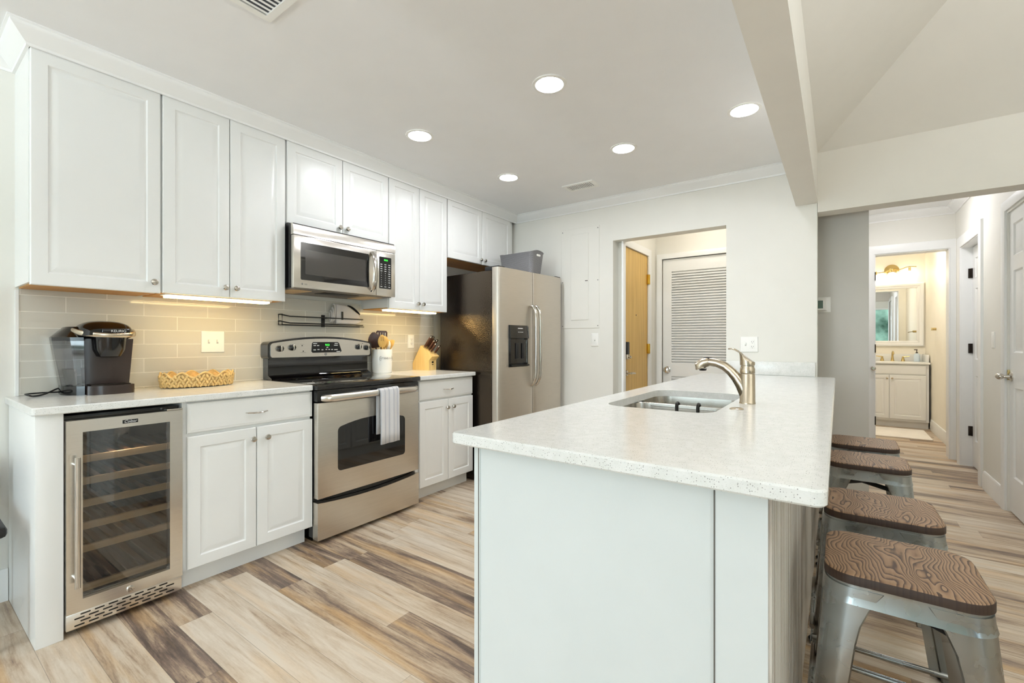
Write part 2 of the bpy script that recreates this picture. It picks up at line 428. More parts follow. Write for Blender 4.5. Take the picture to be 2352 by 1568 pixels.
def thing(name, label, cat, loc=(0, 0, 0), group=None, rz=0.0):
    o = bpy.data.objects.new(name, None); C.objects.link(o); o.location = loc; o.rotation_euler = (0, 0, rz); o.empty_display_size = .05
    o['label'] = label; o['category'] = cat
    if group: o['group'] = group
    return o
def tag(o, label, cat, group=None):
    o['label'] = label; o['category'] = cat
    if group: o['group'] = group
    return o
def struct(name, mb, mat, **k): return mb.build(name, mat, kind='structure', **k)
def to_mesh(o):
    bpy.context.view_layer.update()
    me = bpy.data.meshes.new_from_object(o.evaluated_get(bpy.context.evaluated_depsgraph_get())); n = bpy.data.objects.new(o.name, me); C.objects.link(n)
    n.parent = o.parent; n.location = o.location; n.rotation_euler = o.rotation_euler
    if not me.materials: me.materials.append(o.data.materials[0])
    nm = o.name; bpy.data.objects.remove(o); n.name = nm
    return n
def text(name, body, size, loc, parent, mat, rot=(R(90), 0, R(90)), ext=.0004, align='CENTER', shear=0.0):
    cu = bpy.data.curves.new(name, 'FONT'); cu.body = body; cu.size = size; cu.extrude = ext; cu.align_x = align; cu.align_y = 'CENTER'; cu.shear = shear
    cu.materials.append(M[mat])
    o = bpy.data.objects.new(name, cu); C.objects.link(o); o.parent = parent
    r = parent
    while r.parent: r = r.parent
    o.location = Vector(loc) - r.location; o.rotation_euler = rot
    return to_mesh(o)
PX = lambda X: (lambda a, b, d: (X + d, a, b))       # faces +x: a = y, b = z
NX = lambda X: (lambda a, b, d: (X - d, a, b))
NY = lambda Y: (lambda a, b, d: (a, Y - d, b))
def rrect(a0, a1, b0, b1, r, n=6):
    out = []
    for cx, cy, t0 in ((a1 - r, b1 - r, 0), (a0 + r, b1 - r, 90), (a0 + r, b0 + r, 180), (a1 - r, b0 + r, 270)):
        for k in range(n + 1):
            t = R(t0 + 90 * k / n); out.append((cx + r * math.cos(t), cy + r * math.sin(t)))
    return out

# ------------------------------------------------------------------ room shell
WX, FY, ZC, ZB = -3.05, 3.86, 2.455, 2.49
BX0, BX1, BZ = -.247, -.117, 2.139        # dropped beam
LZ = 2.074                                # lintel underside
YB = -4.5; XR = 3.2
struct('floor', MB().box(-3.3, 3.4, -4.7, 8.8, -.08, 0), 'floor')
b = MB().box(WX - .12, WX, YB, 5.1, 0, 2.6); struct('wall_left', b, 'wall')
b = MB().box(WX, -1.647, FY, FY + .12, 0, 2.6).box(-.709, -.119, FY, FY + .12, 0, 2.6).box(-1.647, -.709, FY, FY + .12, 2.072, 2.6)
struct('wall_far', b, 'wall')
b = MB().box(WX, BX0, YB, FY, ZC, ZC + .1); struct('ceiling', b, 'ceil')
b = MB().box(BX0, BX1, YB, FY, BZ, ZB + .06); struct('beam', b, 'vault')
b = MB().box(-.117, .945, FY, FY + .15, LZ, 2.75); struct('lintel', b, 'vault')
SL = .80; LV = 1.3; zt = ZB + SL * LV
bm = MB()
def quad(mb, pts):
    mb.bm.faces.new([mb.bm.verts.new(p) for p in pts])
a0 = (BX1, FY, ZB); a1 = (BX1 + LV, FY - LV, zt)
def slab(mb, pts, t=.08):
    lo = [Vector(p) for p in pts]; n = (lo[1] - lo[0]).cross(lo[2] - lo[0]).normalized()
    if n.z < 0: n = -n
    mb.rings([lo, [p + n * t for p in lo]])
slab(bm, [a0, a1, (BX1 + LV, YB, zt), (BX1, YB, ZB)])
struct('ceiling_vault', bm, 'vault', smooth=False)
bm = MB(); slab(bm, [a0, (XR, FY, ZB), (XR, FY - LV, zt), a1]); struct('ceiling_slope', bm, 'vault', smooth=False)
struct('ceiling_ridge', MB().box(BX1 + LV - .02, XR, YB, FY - LV + .02, zt, zt + .08), 'vault')
# living-room end behind the camera: right and back walls with window openings
def wall_with_holes(mb, axis, pos, t, a0, a1, z0, z1, holes):
    xs = sorted({a0, a1, *[h[0] for h in holes], *[h[1] for h in holes]})
    for u0, u1 in zip(xs, xs[1:]):
        hs = [h for h in holes if h[0] <= u0 + 1e-6 and h[1] >= u1 - 1e-6]
        segs = [(z0, z1)] if not hs else [(z0, hs[0][2]), (hs[0][3], z1)]
        for s0, s1 in segs:
            if s1 - s0 > .001:
                if axis == 'Y': mb.box(u0, u1, pos, pos + t, s0, s1)
                else: mb.box(pos, pos + t, u0, u1, s0, s1)
    return mb
struct('wall_back', wall_with_holes(MB(), 'Y', YB - .12, .12, WX - .12, XR + .12, 0, 3.7, [(-2.5, -.7, .35, 2.35), (.35, 2.25, .35, 2.40)]), 'wall')
struct('wall_right', wall_with_holes(MB(), 'X', XR, .12, YB, FY + .12, 0, 3.7, [(-2.5, -.9, .0, 2.15)]), 'wall')
struct('wall_living', MB().box(1.065, XR, FY, FY + .12, 0, ZB + .1), 'wall')
def window(n, axis, pos, a0, a1, z0, z1, mull):
    f = MB(); w_ = .055
    def bx(u0, u1, q0, q1, d0=-.02, d1=.07):
        if axis == 'Y': f.box(u0, u1, pos + d0, pos + d1, q0, q1)
        else: f.box(pos + d0, pos + d1, u0, u1, q0, q1)
    bx(a0, a0 + w_, z0, z1); bx(a1 - w_, a1, z0, z1); bx(a0 + w_, a1 - w_, z0, z0 + w_); bx(a0 + w_, a1 - w_, z1 - w_, z1)
    for k in range(1, mull):
        c = a0 + (a1 - a0) * k / mull; bx(c - .02, c + .02, z0 + w_, z1 - w_, .0, .05)
    o = struct('window_%d' % n, f, 'trim')
    p = MB()
    if axis == 'Y': p.box(a0 + w_, a1 - w_, pos + .02, pos + .026, z0 + w_, z1 - w_)
    else: p.box(pos + .02, pos + .026, a0 + w_, a1 - w_, z0 + w_, z1 - w_)
    p.build('window_pane', 'pane', o)
window(1, 'Y', YB - .1, -2.5, -.7, .35, 2.35, 2)
window(2, 'Y', YB - .1, .35, 2.25, .35, 2.40, 3)
window(3, 'X', XR + .03, -2.5, -.9, .0, 2.15, 2)
# entry behind the far wall
EY = 4.86; EX = -1.59
b = wall_with_holes(MB(), 'X', EX - .12, .12, FY + .12, EY + .12, 0, 2.6, [(3.985, 4.625, 0, 2.045)]); struct('wall_entry_side', b, 'wall')
b = wall_with_holes(MB(), 'Y', EY, .12, EX, -.40, 0, 2.6, [(-1.525, -.745, 0, 2.045)]); struct('wall_entry_end', b, 'wall')
struct('ceiling_entry', MB().box(EX - .12, -.40, FY + .12, EY + .12, 2.455, 2.555), 'ceil')
struct('wall_entry_right', MB().box(-.50, -.40, FY + .12, EY, 0, 2.455), 'wall')
# hall
struct('wall_thermostat', MB().box(-.40, .183, 4.2, 4.32, 0, 2.6), 'shadedwall')
struct('wall_hall_left', MB().box(.08, .183, 4.32, 6.2, 0, 2.6), 'wall')
struct('ceiling_hall', MB().box(-.40, 1.1, FY + .15, 6.32, 2.5, 2.6), 'ceil')
HX = .945
b = wall_with_holes(MB(), 'X', HX, .12, FY, 6.2, 0, 2.6, [(3.87, 4.52, 0, 2.045), (5.25, 5.955, 0, 2.05)]); struct('wall_hall_right', b, 'wall')
BYW = 6.2
b = wall_with_holes(MB(), 'Y', BYW, .12, .08, 1.12, 0, 2.6, [(.318, .902, 0, 2.09)]); struct('wall_hall_end', b, 'wall')
# bathroom
BR = 1.0; BB = 8.6
struct('wall_bath_back', MB().box(-.2, BR + .12, BB, BB + .12, 0, 2.55), 'cream')
struct('wall_bath_right', MB().box(BR, BR + .12, BYW + .12, BB, 0, 2.55), 'cream')
struct('wall_bath_left', MB().box(-.2, -.1, BYW + .12, BB, 0, 2.55), 'cream')
struct('wall_bath_front', wall_with_holes(MB(), 'Y', BYW + .12, .012, -.1, BR, 0, 2.45, [(.318, .902, 0, 2.09)]), 'cream')
struct('ceiling_bath', MB().box(-.2, BR + .12, BYW + .12, BB + .12, 2.45, 2.55), 'ceil')

# tiled splashback on the left wall
t = MB().box(WX, WX + .009, .377, 2.999, .9155, 1.46); struct('wall_backsplash', t, 'tile')
t = MB().box(WX, WX + .012, .366, .377, .9155, 1.40); struct('trim_tile_edge', t, 'trim')

# crown moulding, baseboards, casings
CR = [(0, -.090), (.010, -.090), (.012, -.078), (.020, -.070), (.052, -.030), (.060, -.020), (.062, -.010), (.070, -.006), (.070, 0), (0, 0)]
def crown(zt, path): return MB().sweep(path, [(o, zt + z * .82) for o, z in CR])
UX = -2.715                               # front of the wall cabinets
struct('trim_crown_cabinets', crown(ZC, [(WX, -1.5), (WX, .366), (UX + .002, .366), (UX + .002, FY)]), 'trim')
struct('trim_crown_far', crown(ZC, [(UX + .002, FY), (-.247, FY)]), 'trim')
struct('trim_crown_hall', crown(2.5, [(.183, 6.2), (HX, 6.2), (HX, 4.02)]), 'trim')
BBp = [(0, 0), (.016, 0), (.016, .105), (.011, .125), (.011, .135), (.006, .142), (0, .142)]
struct('baseboard_left', MB().sweep([(WX, -4.4), (WX, .344)], [(o, z) for o, z in BBp]), 'trim')
struct('baseboard_hall', MB().sweep([(HX, 5.10), (HX, 4.60)], BBp), 'trim')
struct('baseboard_bath', MB().sweep([(BR, 8.06), (BR, 6.34)], BBp), 'trim')
struct('baseboard_far', MB().sweep([(-2.1, FY), (-1.66, FY)], BBp), 'trim')
CP = [(0, 0), (.0, .014), (.012, .018), (.05, .020), (.062, .014), (.064, 0)]
def casing(name, mp, a0, a1, z1, wd=.064, bot=0.0):           # three-sided door casing around an opening
    prof = [(0, 0), (0, .012), (.01, .016), (wd * .7, .020), (wd - .004, .016), (wd, 0)]
    m = MB(); path = [((a0, bot), (-1, 0)), ((a0, z1), (-1, 1)), ((a1, z1), (1, 1)), ((a1, bot), (1, 0))]
    m.rings([[mp(p[0] + d[0] * o, p[1] + d[1] * o, h) for o, h in prof] for p, d in path])
    return struct(name, m, 'trim')
casing('trim_1', PX(EX), 3.990, 4.618, 2.042, .07)
casing('trim_2', NY(EY), -1.52, -.75, 2.035, .055)
casing('trim_3', NX(HX), 5.25, 5.95, 2.05, .10)
casing('trim_4', NX(HX), 3.88, 4.53, 2.06, .07)
casing('trim_5', NY(BYW), .318, .902, 2.09, .09)
def jamb(name, m): return struct(name, m, 'trim')
jamb('trim_6', MB().box(.3185, .326, 6.198, 6.34, 0, 2.082).box(.894, .9015, 6.198, 6.34, 0, 2.082).box(.3185, .9015, 6.198, 6.34, 2.082, 2.0895))
jamb('trim_7', MB().box(HX - .002, HX + .118, 5.946, 5.9545, 0, 2.042).box(HX - .002, HX + .118, 5.2505, 5.259, 0, 2.042).box(HX - .002, HX + .118, 5.2505, 5.9545, 2.042, 2.0495))

# ------------------------------------------------------------------ doors
def knob_round(parent, p, axis, mat, r=.026, name='door_knob'):
    return MB().lathe([(r * 1.15, 0), (r * 1.15, .005), (r * .55, .010), (r * .5, .022), (r * .9, .028), (r, .038), (r * .85, .050), (r * .3, .055)], p, axis).build(name, mat, parent)
# blond wood entrance door
EF = EX - .006
d = struct('door_1', MB().box(EF - .045, EF, 3.988, 4.62, .005, 2.04), 'doorwood')
for z in (.42, 1.09, 1.80):
    MB().box(EF, EX + .016, 4.600, 4.640, z - .05, z + .05, .002).cyl((EX + .016, 4.621, z - .05), (EX + .016, 4.621, z + .05), .007).build('hinge', 'brass', d)
MB().box(EF, EF + .028, 4.000, 4.062, 1.045, 1.16, .006).build('keypad_lock', 'blackmat', d)
MB().box(EF, EF + .030, 4.004, 4.066, 1.00, 1.046, .004).cyl((EF + .03, 4.045, 1.02), (EF + .048, 4.045, 1.02), .012).build('latch_turn', 'nickel', d)
MB().box(EF, EF + .003, 4.000, 4.032, .72, .99).build('latch_plate', 'nickel', d)
MB().cyl((EF, 4.03, .872), (EF + .016, 4.03, .872), .026).cyl((EF + .016, 4.03, .872), (EF + .052, 4.03, .872), .010).tube([(EF + .052, 4.03, .872), (EF + .056, 4.07, .872), (EF + .052, 4.135, .866)], [.011, .010, .008]).build('lever', 'nickel', d)
MB().cyl((EF, 4.30, 1.42), (EF + .002, 4.30, 1.42), .007).build('peephole', 'darkmetal', d)
# louvred white door
d = MB(); dx0, dx1 = -1.515, -.755; Yd = EY + .015
d.box(dx0, dx0 + .09, Yd, Yd + .035, .01, 2.03).box(dx1 - .09, dx1, Yd, Yd + .035, .01, 2.03)
d.box(dx0 + .09, dx1 - .09, Yd, Yd + .035, 1.90, 2.03).box(dx0 + .09, dx1 - .09, Yd, Yd + .035, .80, .93).box(dx0 + .09, dx1 - .09, Yd, Yd + .035, .01, .2)
d = struct('door_2', d, 'trim')
lv = MB()
for z0, z1 in ((.2, .80), (.93, 1.90)):
    n = int((z1 - z0) / .0268)
    for i in range(n):
        z = z0 + (i + .5) * (z1 - z0) / n
        lv.prism([(Yd + .001, z - .0125), (Yd + .003, z - .0145), (Yd + .030, z + .012), (Yd + .026, z + .0165)], 'X', dx0 + .09, dx1 - .09)
lv.build('louvre_slats', 'trim', d, smooth=False)
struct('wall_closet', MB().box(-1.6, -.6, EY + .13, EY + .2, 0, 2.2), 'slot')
knob_round(d, (-1.470, Yd, .865), '-Y', 'chrome', .032)
# hall door with six raised panels
d = MB(); DX = HX + .012; y0, y1 = 3.885, 4.525
def panel_door(m, mp, a0, a1, z0, z1, cols, rows, thick=.035):
    # frame built as strips, panels as raised rectangles
    as_ = sorted([a0] + [c for p in cols for c in p] + [a1]); zs = sorted([z0] + [c for p in rows for c in p] + [z1])
    for i in range(len(as_) - 1):
        for j in range(len(zs) - 1):
            A0, A1, Z0, Z1 = as_[i], as_[i + 1], zs[j], zs[j + 1]
            if i % 2 == 1 and j % 2 == 1:
                m.panel(mp, A0, A1, Z0, Z1, [(0, 0), (.010, -.009), (.022, -.009), (.040, -.002)], -thick)
            else: m.panel(mp, A0, A1, Z0, Z1, [(0, 0)], -thick)
panel_door(d, NX(DX), y0, y1, .01, 2.055, [(3.97, 4.16), (4.25, 4.44)], [(.25, .855), (1.09, 1.64), (1.74, 1.955)])
d = struct('door_3', d, 'trim')
MB().lathe([(.032, 0), (.032, .006), (.014, .012), (.011, .035)], (DX, 4.475, .925), '-X').build('rosette', 'chrome', d)
MB().ball((DX - .055, 4.49, .925), .022, .036, .022).cyl((DX - .03, 4.475, .925), (DX - .055, 4.48, .925), .011).build('door_knob', 'chrome', d)
MB().box(DX - .012, DX + .002, 4.515, 4.533, .90, .97).build('latch_plate', 'antique', d)
# hall doorway with closed recessed leaf
d = MB(); panel_door(d, NX(HX + .075), 5.261, 5.944, .01, 2.038, [(5.36, 5.56), (5.65, 5.85)], [(.25, .85), (1.0, 1.65), (1.75, 1.93)]); d = struct('door_4', d, 'trim')
for z in (.33, 1.10, 1.80):
    MB().box(HX + .045, HX + .0745, 5.938, 5.9455, z - .045, z + .045, .002).cyl((HX + .068, 5.938, z - .045), (HX + .068, 5.938, z + .045), .007).build('hinge', 'darkmetal', d)
# bathroom door, open into the bathroom
d = MB(); panel_door(d, PX(.314), 6.345, 6.90, .01, 2.03, [(6.42, 6.58), (6.66, 6.82)], [(.25, .85), (1.0, 1.65), (1.75, 1.93)]); d = struct('door_5', d, 'trim')
for z in (.321, 1.089, 1.858):
    MB().box(.3262, .329, 6.205, 6.245, z - .045, z + .045).box(.300, .326, 6.188, 6.1975, z - .045, z + .045, .002).build('hinge', 'darkmetal', d)
MB().lathe([(.02, 0), (.02, .006), (.010, .012), (.010, .03), (.020, .036), (.022, .048), (.012, .056)], (.305, 6.178, .88), '-Y').build('door_knob', 'chrome', d)

# ------------------------------------------------------------------ cabinets
DP = lambda fr: [(0, -.004), (.003, -.0005), (.006, 0), (fr, 0), (fr + .005, -.006), (fr + .010, -.0065), (fr + .030, -.0012), (fr + .034, -.001)]
SLAB = [(0, -.006), (.004, -.003), (.010, -.002), (.014, 0)]
def cab_knob(parent, X, y, z):
    return MB().lathe([(.007, 0), (.0055, .006), (.006, .012), (.014, .016), (.0155, .020), (.013, .025), (.004, .027)], (X, y, z), 'X', 20).build('knob', 'chrome', parent)
def pull(parent, X, y, z, h=.052):
    return MB().tube([(X, y - h, z), (X + .012, y - h * .92, z), (X + .022, y - h * .5, z - .001), (X + .024, y, z - .002), (X + .022, y + h * .5, z - .001), (X + .012, y + h * .92, z), (X, y + h, z)], [.003, .004, .005, .0055, .005, .004, .003], 8, flat=(.8, 1.1)).build('pull', 'chrome', parent)
def cabinet(name, label, X, y0, y1, z0, z1, back, doors, drawers=(), base=False, fr=.052, group=None, bottom=True, mat='cab'):
    t = thing(name, label, 'cabinet', ((X + back) / 2, (y0 + y1) / 2, 0 if base else z0), group)
    if base:
        MB().box(back, X - .02, y0, y1, .098, .884).build('carcass', mat, t)
        MB().box(back, X - .075, y0, y1, 0, .098).build('toe_kick', mat, t)
    else:
        MB().box(back, X - .02, y0, y1, z0 + .006, z1).build('carcass', mat, t)
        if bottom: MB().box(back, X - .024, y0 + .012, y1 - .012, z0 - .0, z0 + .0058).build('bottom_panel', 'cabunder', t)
    for (a, b_, c, d_, k) in doors:
        o = MB().panel(PX(X), a, b_, c, d_, DP(fr), -.0195).build('door', mat, t, angle=20)
        if k: cab_knob(o, X, *k)
    for (a, b_, c, d_) in drawers:
        o = MB().panel(PX(X), a, b_, c, d_, SLAB, -.0195).build('drawer', mat, t, angle=20)
        pull(o, X, (a + b_) / 2, (c + d_) / 2 - .005)
    return t
zb, zt_ = 1.405, 2.385
cabinet('wall_cabinet', 'tall white wall cabinet with one wide door above the coffee maker', UX, .366, .818, zb, 2.40, WX, [(.369, .815, zb - .004, zt_, (.785, zb + .048))], group='white wall cabinets')
cabinet('wall_cabinet', 'white two-door wall cabinet above the scalloped tray, a lit strip under it', UX, .820, 1.442, zb, 2.40, WX, [(.823, 1.128, zb, zt_, (1.103, zb + .052)), (1.132, 1.438, zb, zt_, (1.158, zb + .052))], group='white wall cabinets')
cabinet('wall_cabinet', 'short white two-door wall cabinet directly above the microwave', UX, 1.446, 2.216, 1.888, 2.40, WX, [(1.449, 1.829, 1.886, zt_, (1.803, 1.925)), (1.833, 2.213, 1.886, zt_, (1.860, 1.925))], group='white wall cabinets', bottom=False)
cabinet('wall_cabinet', 'white two-door wall cabinet between microwave and refrigerator', UX, 2.218, 2.840, 1.412, 2.40, WX, [(2.221, 2.522, 1.412, zt_ + .004, (2.498, 1.462)), (2.526, 2.837, 1.412, zt_ + .004, (2.552, 1.462))], group='white wall cabinets')
cabinet('wall_cabinet', 'short white two-door wall cabinet over the refrigerator in the corner', UX, 2.844, 3.82, 1.885, 2.40, WX, [(2.848, 3.308, 1.885, zt_ + .006, (3.282, 1.925)), (3.314, 3.765, 1.885, zt_ + .006, (3.342, 1.925))], group='white wall cabinets')
BXF = -2.45
cabinet('base_cabinet', 'white base cabinet with one drawer and two doors beside the wine cooler', BXF, .822, 1.450, 0, .884, WX + .012, [(.838, 1.146, .102, .720, (1.125, .663)), (1.150, 1.456, .102, .720, (1.196, .663))], [(.838, 1.456, .735, .876)], base=True, group='white base cabinets')
cabinet('base_cabinet', 'white base cabinet with one drawer and two doors between range and refrigerator', BXF, 2.248, 2.870, 0, .884, WX + .012, [(2.278, 2.573, .100, .722, (2.556, .658)), (2.577, 2.866, .100, .722, (2.622, .660))], [(2.278, 2.866, .736, .874)], base=True, group='white base cabinets')
tag(MB().box(WX + .012, -2.455, .346, .424, 0, .884, .0015).build('end_panel', 'cab'), 'thick white end panel standing beside the wine cooler', 'panel')

# under-cabinet strips
def strip(label, y0, y1, z):
    t = thing('light_strip', label, 'light', (UX - .06, (y0 + y1) / 2, z - .018), 'under-cabinet light strips')
    MB().box(UX - .105, UX - .027, y0 - .012, y1 + .012, z - .006, z - .0005, .001).build('housing', 'plastic', t)
    MB().box(UX - .10, UX - .032, y0, y1, z - .017, z - .006, .002).build('diffuser', 'strip', t)
strip('lit white strip lamp under the wall cabinet above the tray', .855, 1.36, zb)
strip('lit white strip lamp under the wall cabinet above the knife block', 2.235, 2.74, 1.412)

# ------------------------------------------------------------------ worktops
def worktop(name, label, outer, z0, z1, hole=None, bev=.004):
    bm = bmesh.new()
    def loop(pts, z): return [bm.verts.new((x, y, z)) for x, y in pts]
    def inset(pts, d):
        c = Vector((sum(p[0] for p in pts) / len(pts), sum(p[1] for p in pts) / len(pts))); out = []
        n = len(pts)
        for i in range(n):
            p0, p, p1 = Vector(pts[i - 1]), Vector(pts[i]), Vector(pts[(i + 1) % n])
            e = ((p - p0).normalized() + (p1 - p).normalized()).normalized(); nn = Vector((-e.y, e.x))
            out.append(tuple(p + nn * d))
        return out
    def bridge(a, b_):
        for i in range(len(a)):
            j = (i + 1) % len(a); bm.faces.new((a[i], a[j], b_[j], b_[i]))
    o_in = inset(outer, bev)
    L = [loop(o_in, z1), loop(outer, z1 - bev), loop(outer, z0 + bev), loop(o_in, z0)]
    for a, c in zip(L, L[1:]): bridge(a, c)
    T, B = L[0], L[-1]; eT = []; eB = []
    def edges(l): return [bm.edges.get((l[i], l[(i + 1) % len(l)])) or bm.edges.new((l[i], l[(i + 1) % len(l)])) for i in range(len(l))]
    eT += edges(T); eB += edges(B)
    if hole:
        hT, hB = loop(hole, z1), loop(hole, z0); bridge(hT, hB); eT += edges(hT); eB += edges(hB)
    bmesh.ops.triangle_fill(bm, use_beauty=True, edges=eT); bmesh.ops.triangle_fill(bm, use_beauty=True, edges=eB)
    mb = MB(); mb.bm.free(); mb.bm = bm
    return tag(mb.build(name, 'quartz', angle=30), label, 'countertop')
WT = .915
def ccw(p): return p
worktop('countertop', 'pale quartz worktop under the coffee maker and tray', rrect(WX + .001, -2.432, .333, 1.452, .012), .8845, WT)
worktop('countertop', 'short pale quartz worktop under the knife block', rrect(WX + .001, -2.422, 2.242, 2.872, .008), .8845, WT)
IX0, IX1, IY0, IY1 = -.868, -.014, .915, 3.855
SX0, SX1, SY0, SY1 = -.755, -.352, 1.665, 2.365
hole = rrect(SX0, SX1, SY0, SY1, .075, 8)
worktop('countertop', 'long speckled quartz worktop of the island holding the sink', rrect(IX0, IX1, IY0, IY1, .022), .8845, WT, hole)
tag(MB().box(-.709, -.13, FY - .022, FY - .001, WT + .0005, WT + .10, .003).build('splash_strip', 'quartz'), 'low quartz upstand at the wall end of the island worktop', 'upstand')

# ------------------------------------------------------------------ island base
t = thing('island_cabinet', 'white kitchen island body under the long speckled worktop', 'island', (-.47, 2.4, 0))
IF = -.840
b = MB(); b.box(IF + .02, -.80, .965, 3.86 - .002, 0, .884).box(-.80, -.20, .968, 1.62, 0, .884).box(-.80, -.20, 2.41, 3.858, 0, .884).box(-.30, -.20, 1.62, 2.41, 0, .884).box(-.80, -.30, 1.62, 2.41, 0, .60)
b.build('carcass', 'island', t)
MB().box(-.200, -.106, .965, 3.858, 0, .884).build('back_post', 'island', t)
MB().box(-.806, -.803, .9645, .967, 0, .884).build('panel_groove', 'slot', t)
MB().box(-.200, -.1975, .9635, .966, 0, .884).build('panel_groove', 'slot', t)
# slatted back facing the stools
sl = MB(); n = 120
for i in range(n):
    y0 = .972 + i * (3.856 - .972) / n
    sl.box(-.106, -.1005, y0 + .002, y0 + (3.856 - .972) / n - .003, .002, .882)
sl.build('ribbed_back', 'corr', t, smooth=False)
# doors and drawers on the aisle side
yy = .985
for i in range(4):
    y0 = .985 + i * .715; y1 = y0 + .355
    for a in (y0, y0 + .357):
        o = MB().panel(NX(IF), a, a + .353, .10, .705, DP(.052), -.0195).build('door', 'island', t, angle=20)
        MB().lathe([(.007, 0), (.006, .012), (.014, .016), (.013, .025), (.004, .027)], (IF, a + (.32 if a == y0 else .03), .655), '-X', 16).build('knob', 'chrome', o)
    o = MB().panel(NX(IF), y0, y0 + .710, .716, .878, SLAB, -.0195).build('drawer', 'island', t, angle=20)

# sink, faucet, hole cover
t = thing('kitchen_sink', 'undermount two-bowl stainless steel sink in the island', 'sink', ((SX0 + SX1) / 2, (SY0 + SY1) / 2, .68))
YD = 2.065
def bowl(y0, y1, zd):
    m = MB(); top = rrect(SX0 - .006, SX1 + .006, y0, y1, .07, 8); mid = rrect(SX0 + .008, SX1 - .008, y0 + .012, y1 - .012, .065, 8); low = rrect(SX0 + .05, SX1 - .05, y0 + .05, y1 - .05, .05, 8)
    out = rrect(SX0 - .028, SX1 + .028, y0 - .0, y1 + .0, .075, 8)
    rs = [[(x, y, .884) for x, y in top], [(x, y, zd + .03) for x, y in mid], [(x, y, zd) for x, y in low]]
    m.rings(rs, (False, True)); return m
bowl(SY0 - .006, YD - .012, .72).build('bowl', 'sink', t)
bowl(YD + .012, SY1 + .006, .68).build('bowl', 'sink', t)
MB().tube([(SX0 - .004, YD, .872), (SX1 + .004, YD, .872)], .0135, 12).build('divider', 'sink', t)
MB().lathe([(.04, .002), (.034, .004), (.03, .001), (.01, .0015)], ((SX0 + SX1) / 2, 1.86, .72), 'Z').build('drain', 'chrome', t)
t = thing('sponge_caddy', 'black wire caddy hung by two hooks over the sink divider', 'caddy', (-.5, YD, .74))
for x in (-.577, -.489):
    MB().tube([(x, YD - .022, .76), (x, YD - .022, .876), (x, YD - .018, .890), (x, YD - .006, .8945), (x, YD + .010, .893), (x, YD + .020, .885), (x, YD + .022, .870)], .0055, 8).build('hook', 'wire', t)
MB().loop([(-.62, YD - .028, .77), (-.45, YD - .028, .77), (-.45, YD - .09, .77), (-.62, YD - .09, .77)], .003).loop([(-.62, YD - .028, .80), (-.45, YD - .028, .80), (-.45, YD - .09, .80), (-.62, YD - .09, .80)], .003).build('rack', 'wire', t)
FX, FYc = -.296, 2.04
t = thing('kitchen_faucet', 'brushed nickel pull-out kitchen tap standing behind the sink', 'faucet', (FX, FYc, WT))
MB().lathe([(.030, 0), (.030, .004), (.0285, .006), (.0275, .118), (.0265, .120)], (FX, FYc, WT), 'Z').build('body', 'nickel', t)
MB().lathe([(.0255, .1205), (.0275, .123), (.0275, .140), (.0245, .146), (.0245, .152)], (FX, FYc, WT), 'Z').build('collar', 'nickel', t)
MB().tube([(FX + .0, FYc, WT + .004), (FX - .006, FYc, WT + .035), (FX - .022, FYc, WT + .075), (FX - .042, FYc, WT + .105), (FX - .062, FYc, WT + .128), (FX - .085, FYc, WT + .147), (FX - .115, FYc, WT + .160), (FX - .145, FYc, WT + .164)], [.020, .024, .0235, .0205, .019, .018, .0175, .0175], 16).build('spout', 'nickel', t)
sp = MB().tube([(FX - .145, FYc, WT + .164), (FX - .165, FYc, WT + .160), (FX - .182, FYc, WT + .146), (FX - .178, FYc, WT + .133)], [.018, .0215, .023, .0205], 16).build('spray_head', 'nickel', t)
MB().ball((FX - .150, FYc, WT + .180), .018, .008, .003).build('spray_button', 'blackmat', sp)
MB().cyl((FX - .170, FYc, WT + .134), (FX - .170, FYc, WT + .126), .016, .013).build('aerator', 'blackmat', sp)
MB().rings([[(FX + math.cos(2 * PI * k / 20) * r + dx, FYc + math.sin(2 * PI * k / 20) * r2, WT + z - math.cos(2 * PI * k / 20) * sl_) for k in range(20)] for r, r2, dx, z, sl_ in
    ((.0272, .0272, 0, .1535, 0), (.0275, .0275, 0, .172, .006), (.0255, .026, -.003, .181, .013), (.0195, .022, -.012, .192, .016), (.0135, .017, -.024, .202, .014), (.0095, .0135, -.038, .211, .010), (.008, .0115, -.052, .217, .006), (.006, .009, -.064, .219, .003), (.002, .005, -.071, .217, .001))]).build('handle', 'nickel', t)
tag(MB().lathe([(.024, 0), (.024, .002), (.018, .005), (.004, .006)], (-.304, 1.845, WT + .0003), 'Z').build('hole_cover', 'nickel'), 'small round nickel cover disc on the island beside the tap', 'cover')
# ------------------------------------------------------------------ wine cooler
X = -2.440
t = thing('wine_cooler', 'steel-framed glass-door wine cooler built in under the worktop', 'wine cooler', (-2.72, .622, 0))
b = MB(); c0, c1, zz0, zz1 = .428, .816, .03, .868
b.box(-3.0, -2.49, c0, c0 + .025, zz0, zz1).box(-3.0, -2.49, c1 - .025, c1, zz0, zz1).box(-3.0, -2.49, c0 + .025, c1 - .025, zz0, .10).box(-3.0, -2.49, c0 + .025, c1 - .025, .84, zz1).box(-3.0, -2.96, c0 + .025, c1 - .025, .10, .84)
b.build('body', 'black', t)
dz0, dz1, dy0, dy1 = .094, .852, .4285, .815
fr = MB().panel(PX(X), dy0, dy1, dz0, dz1, [(0, -.002), (.002, 0), (.046, 0), (.049, -.006), (.049, -.040), (.0, -.040)], -.040)
bm = fr.bm
fr.bm.faces.ensure_lookup_table()
door = None
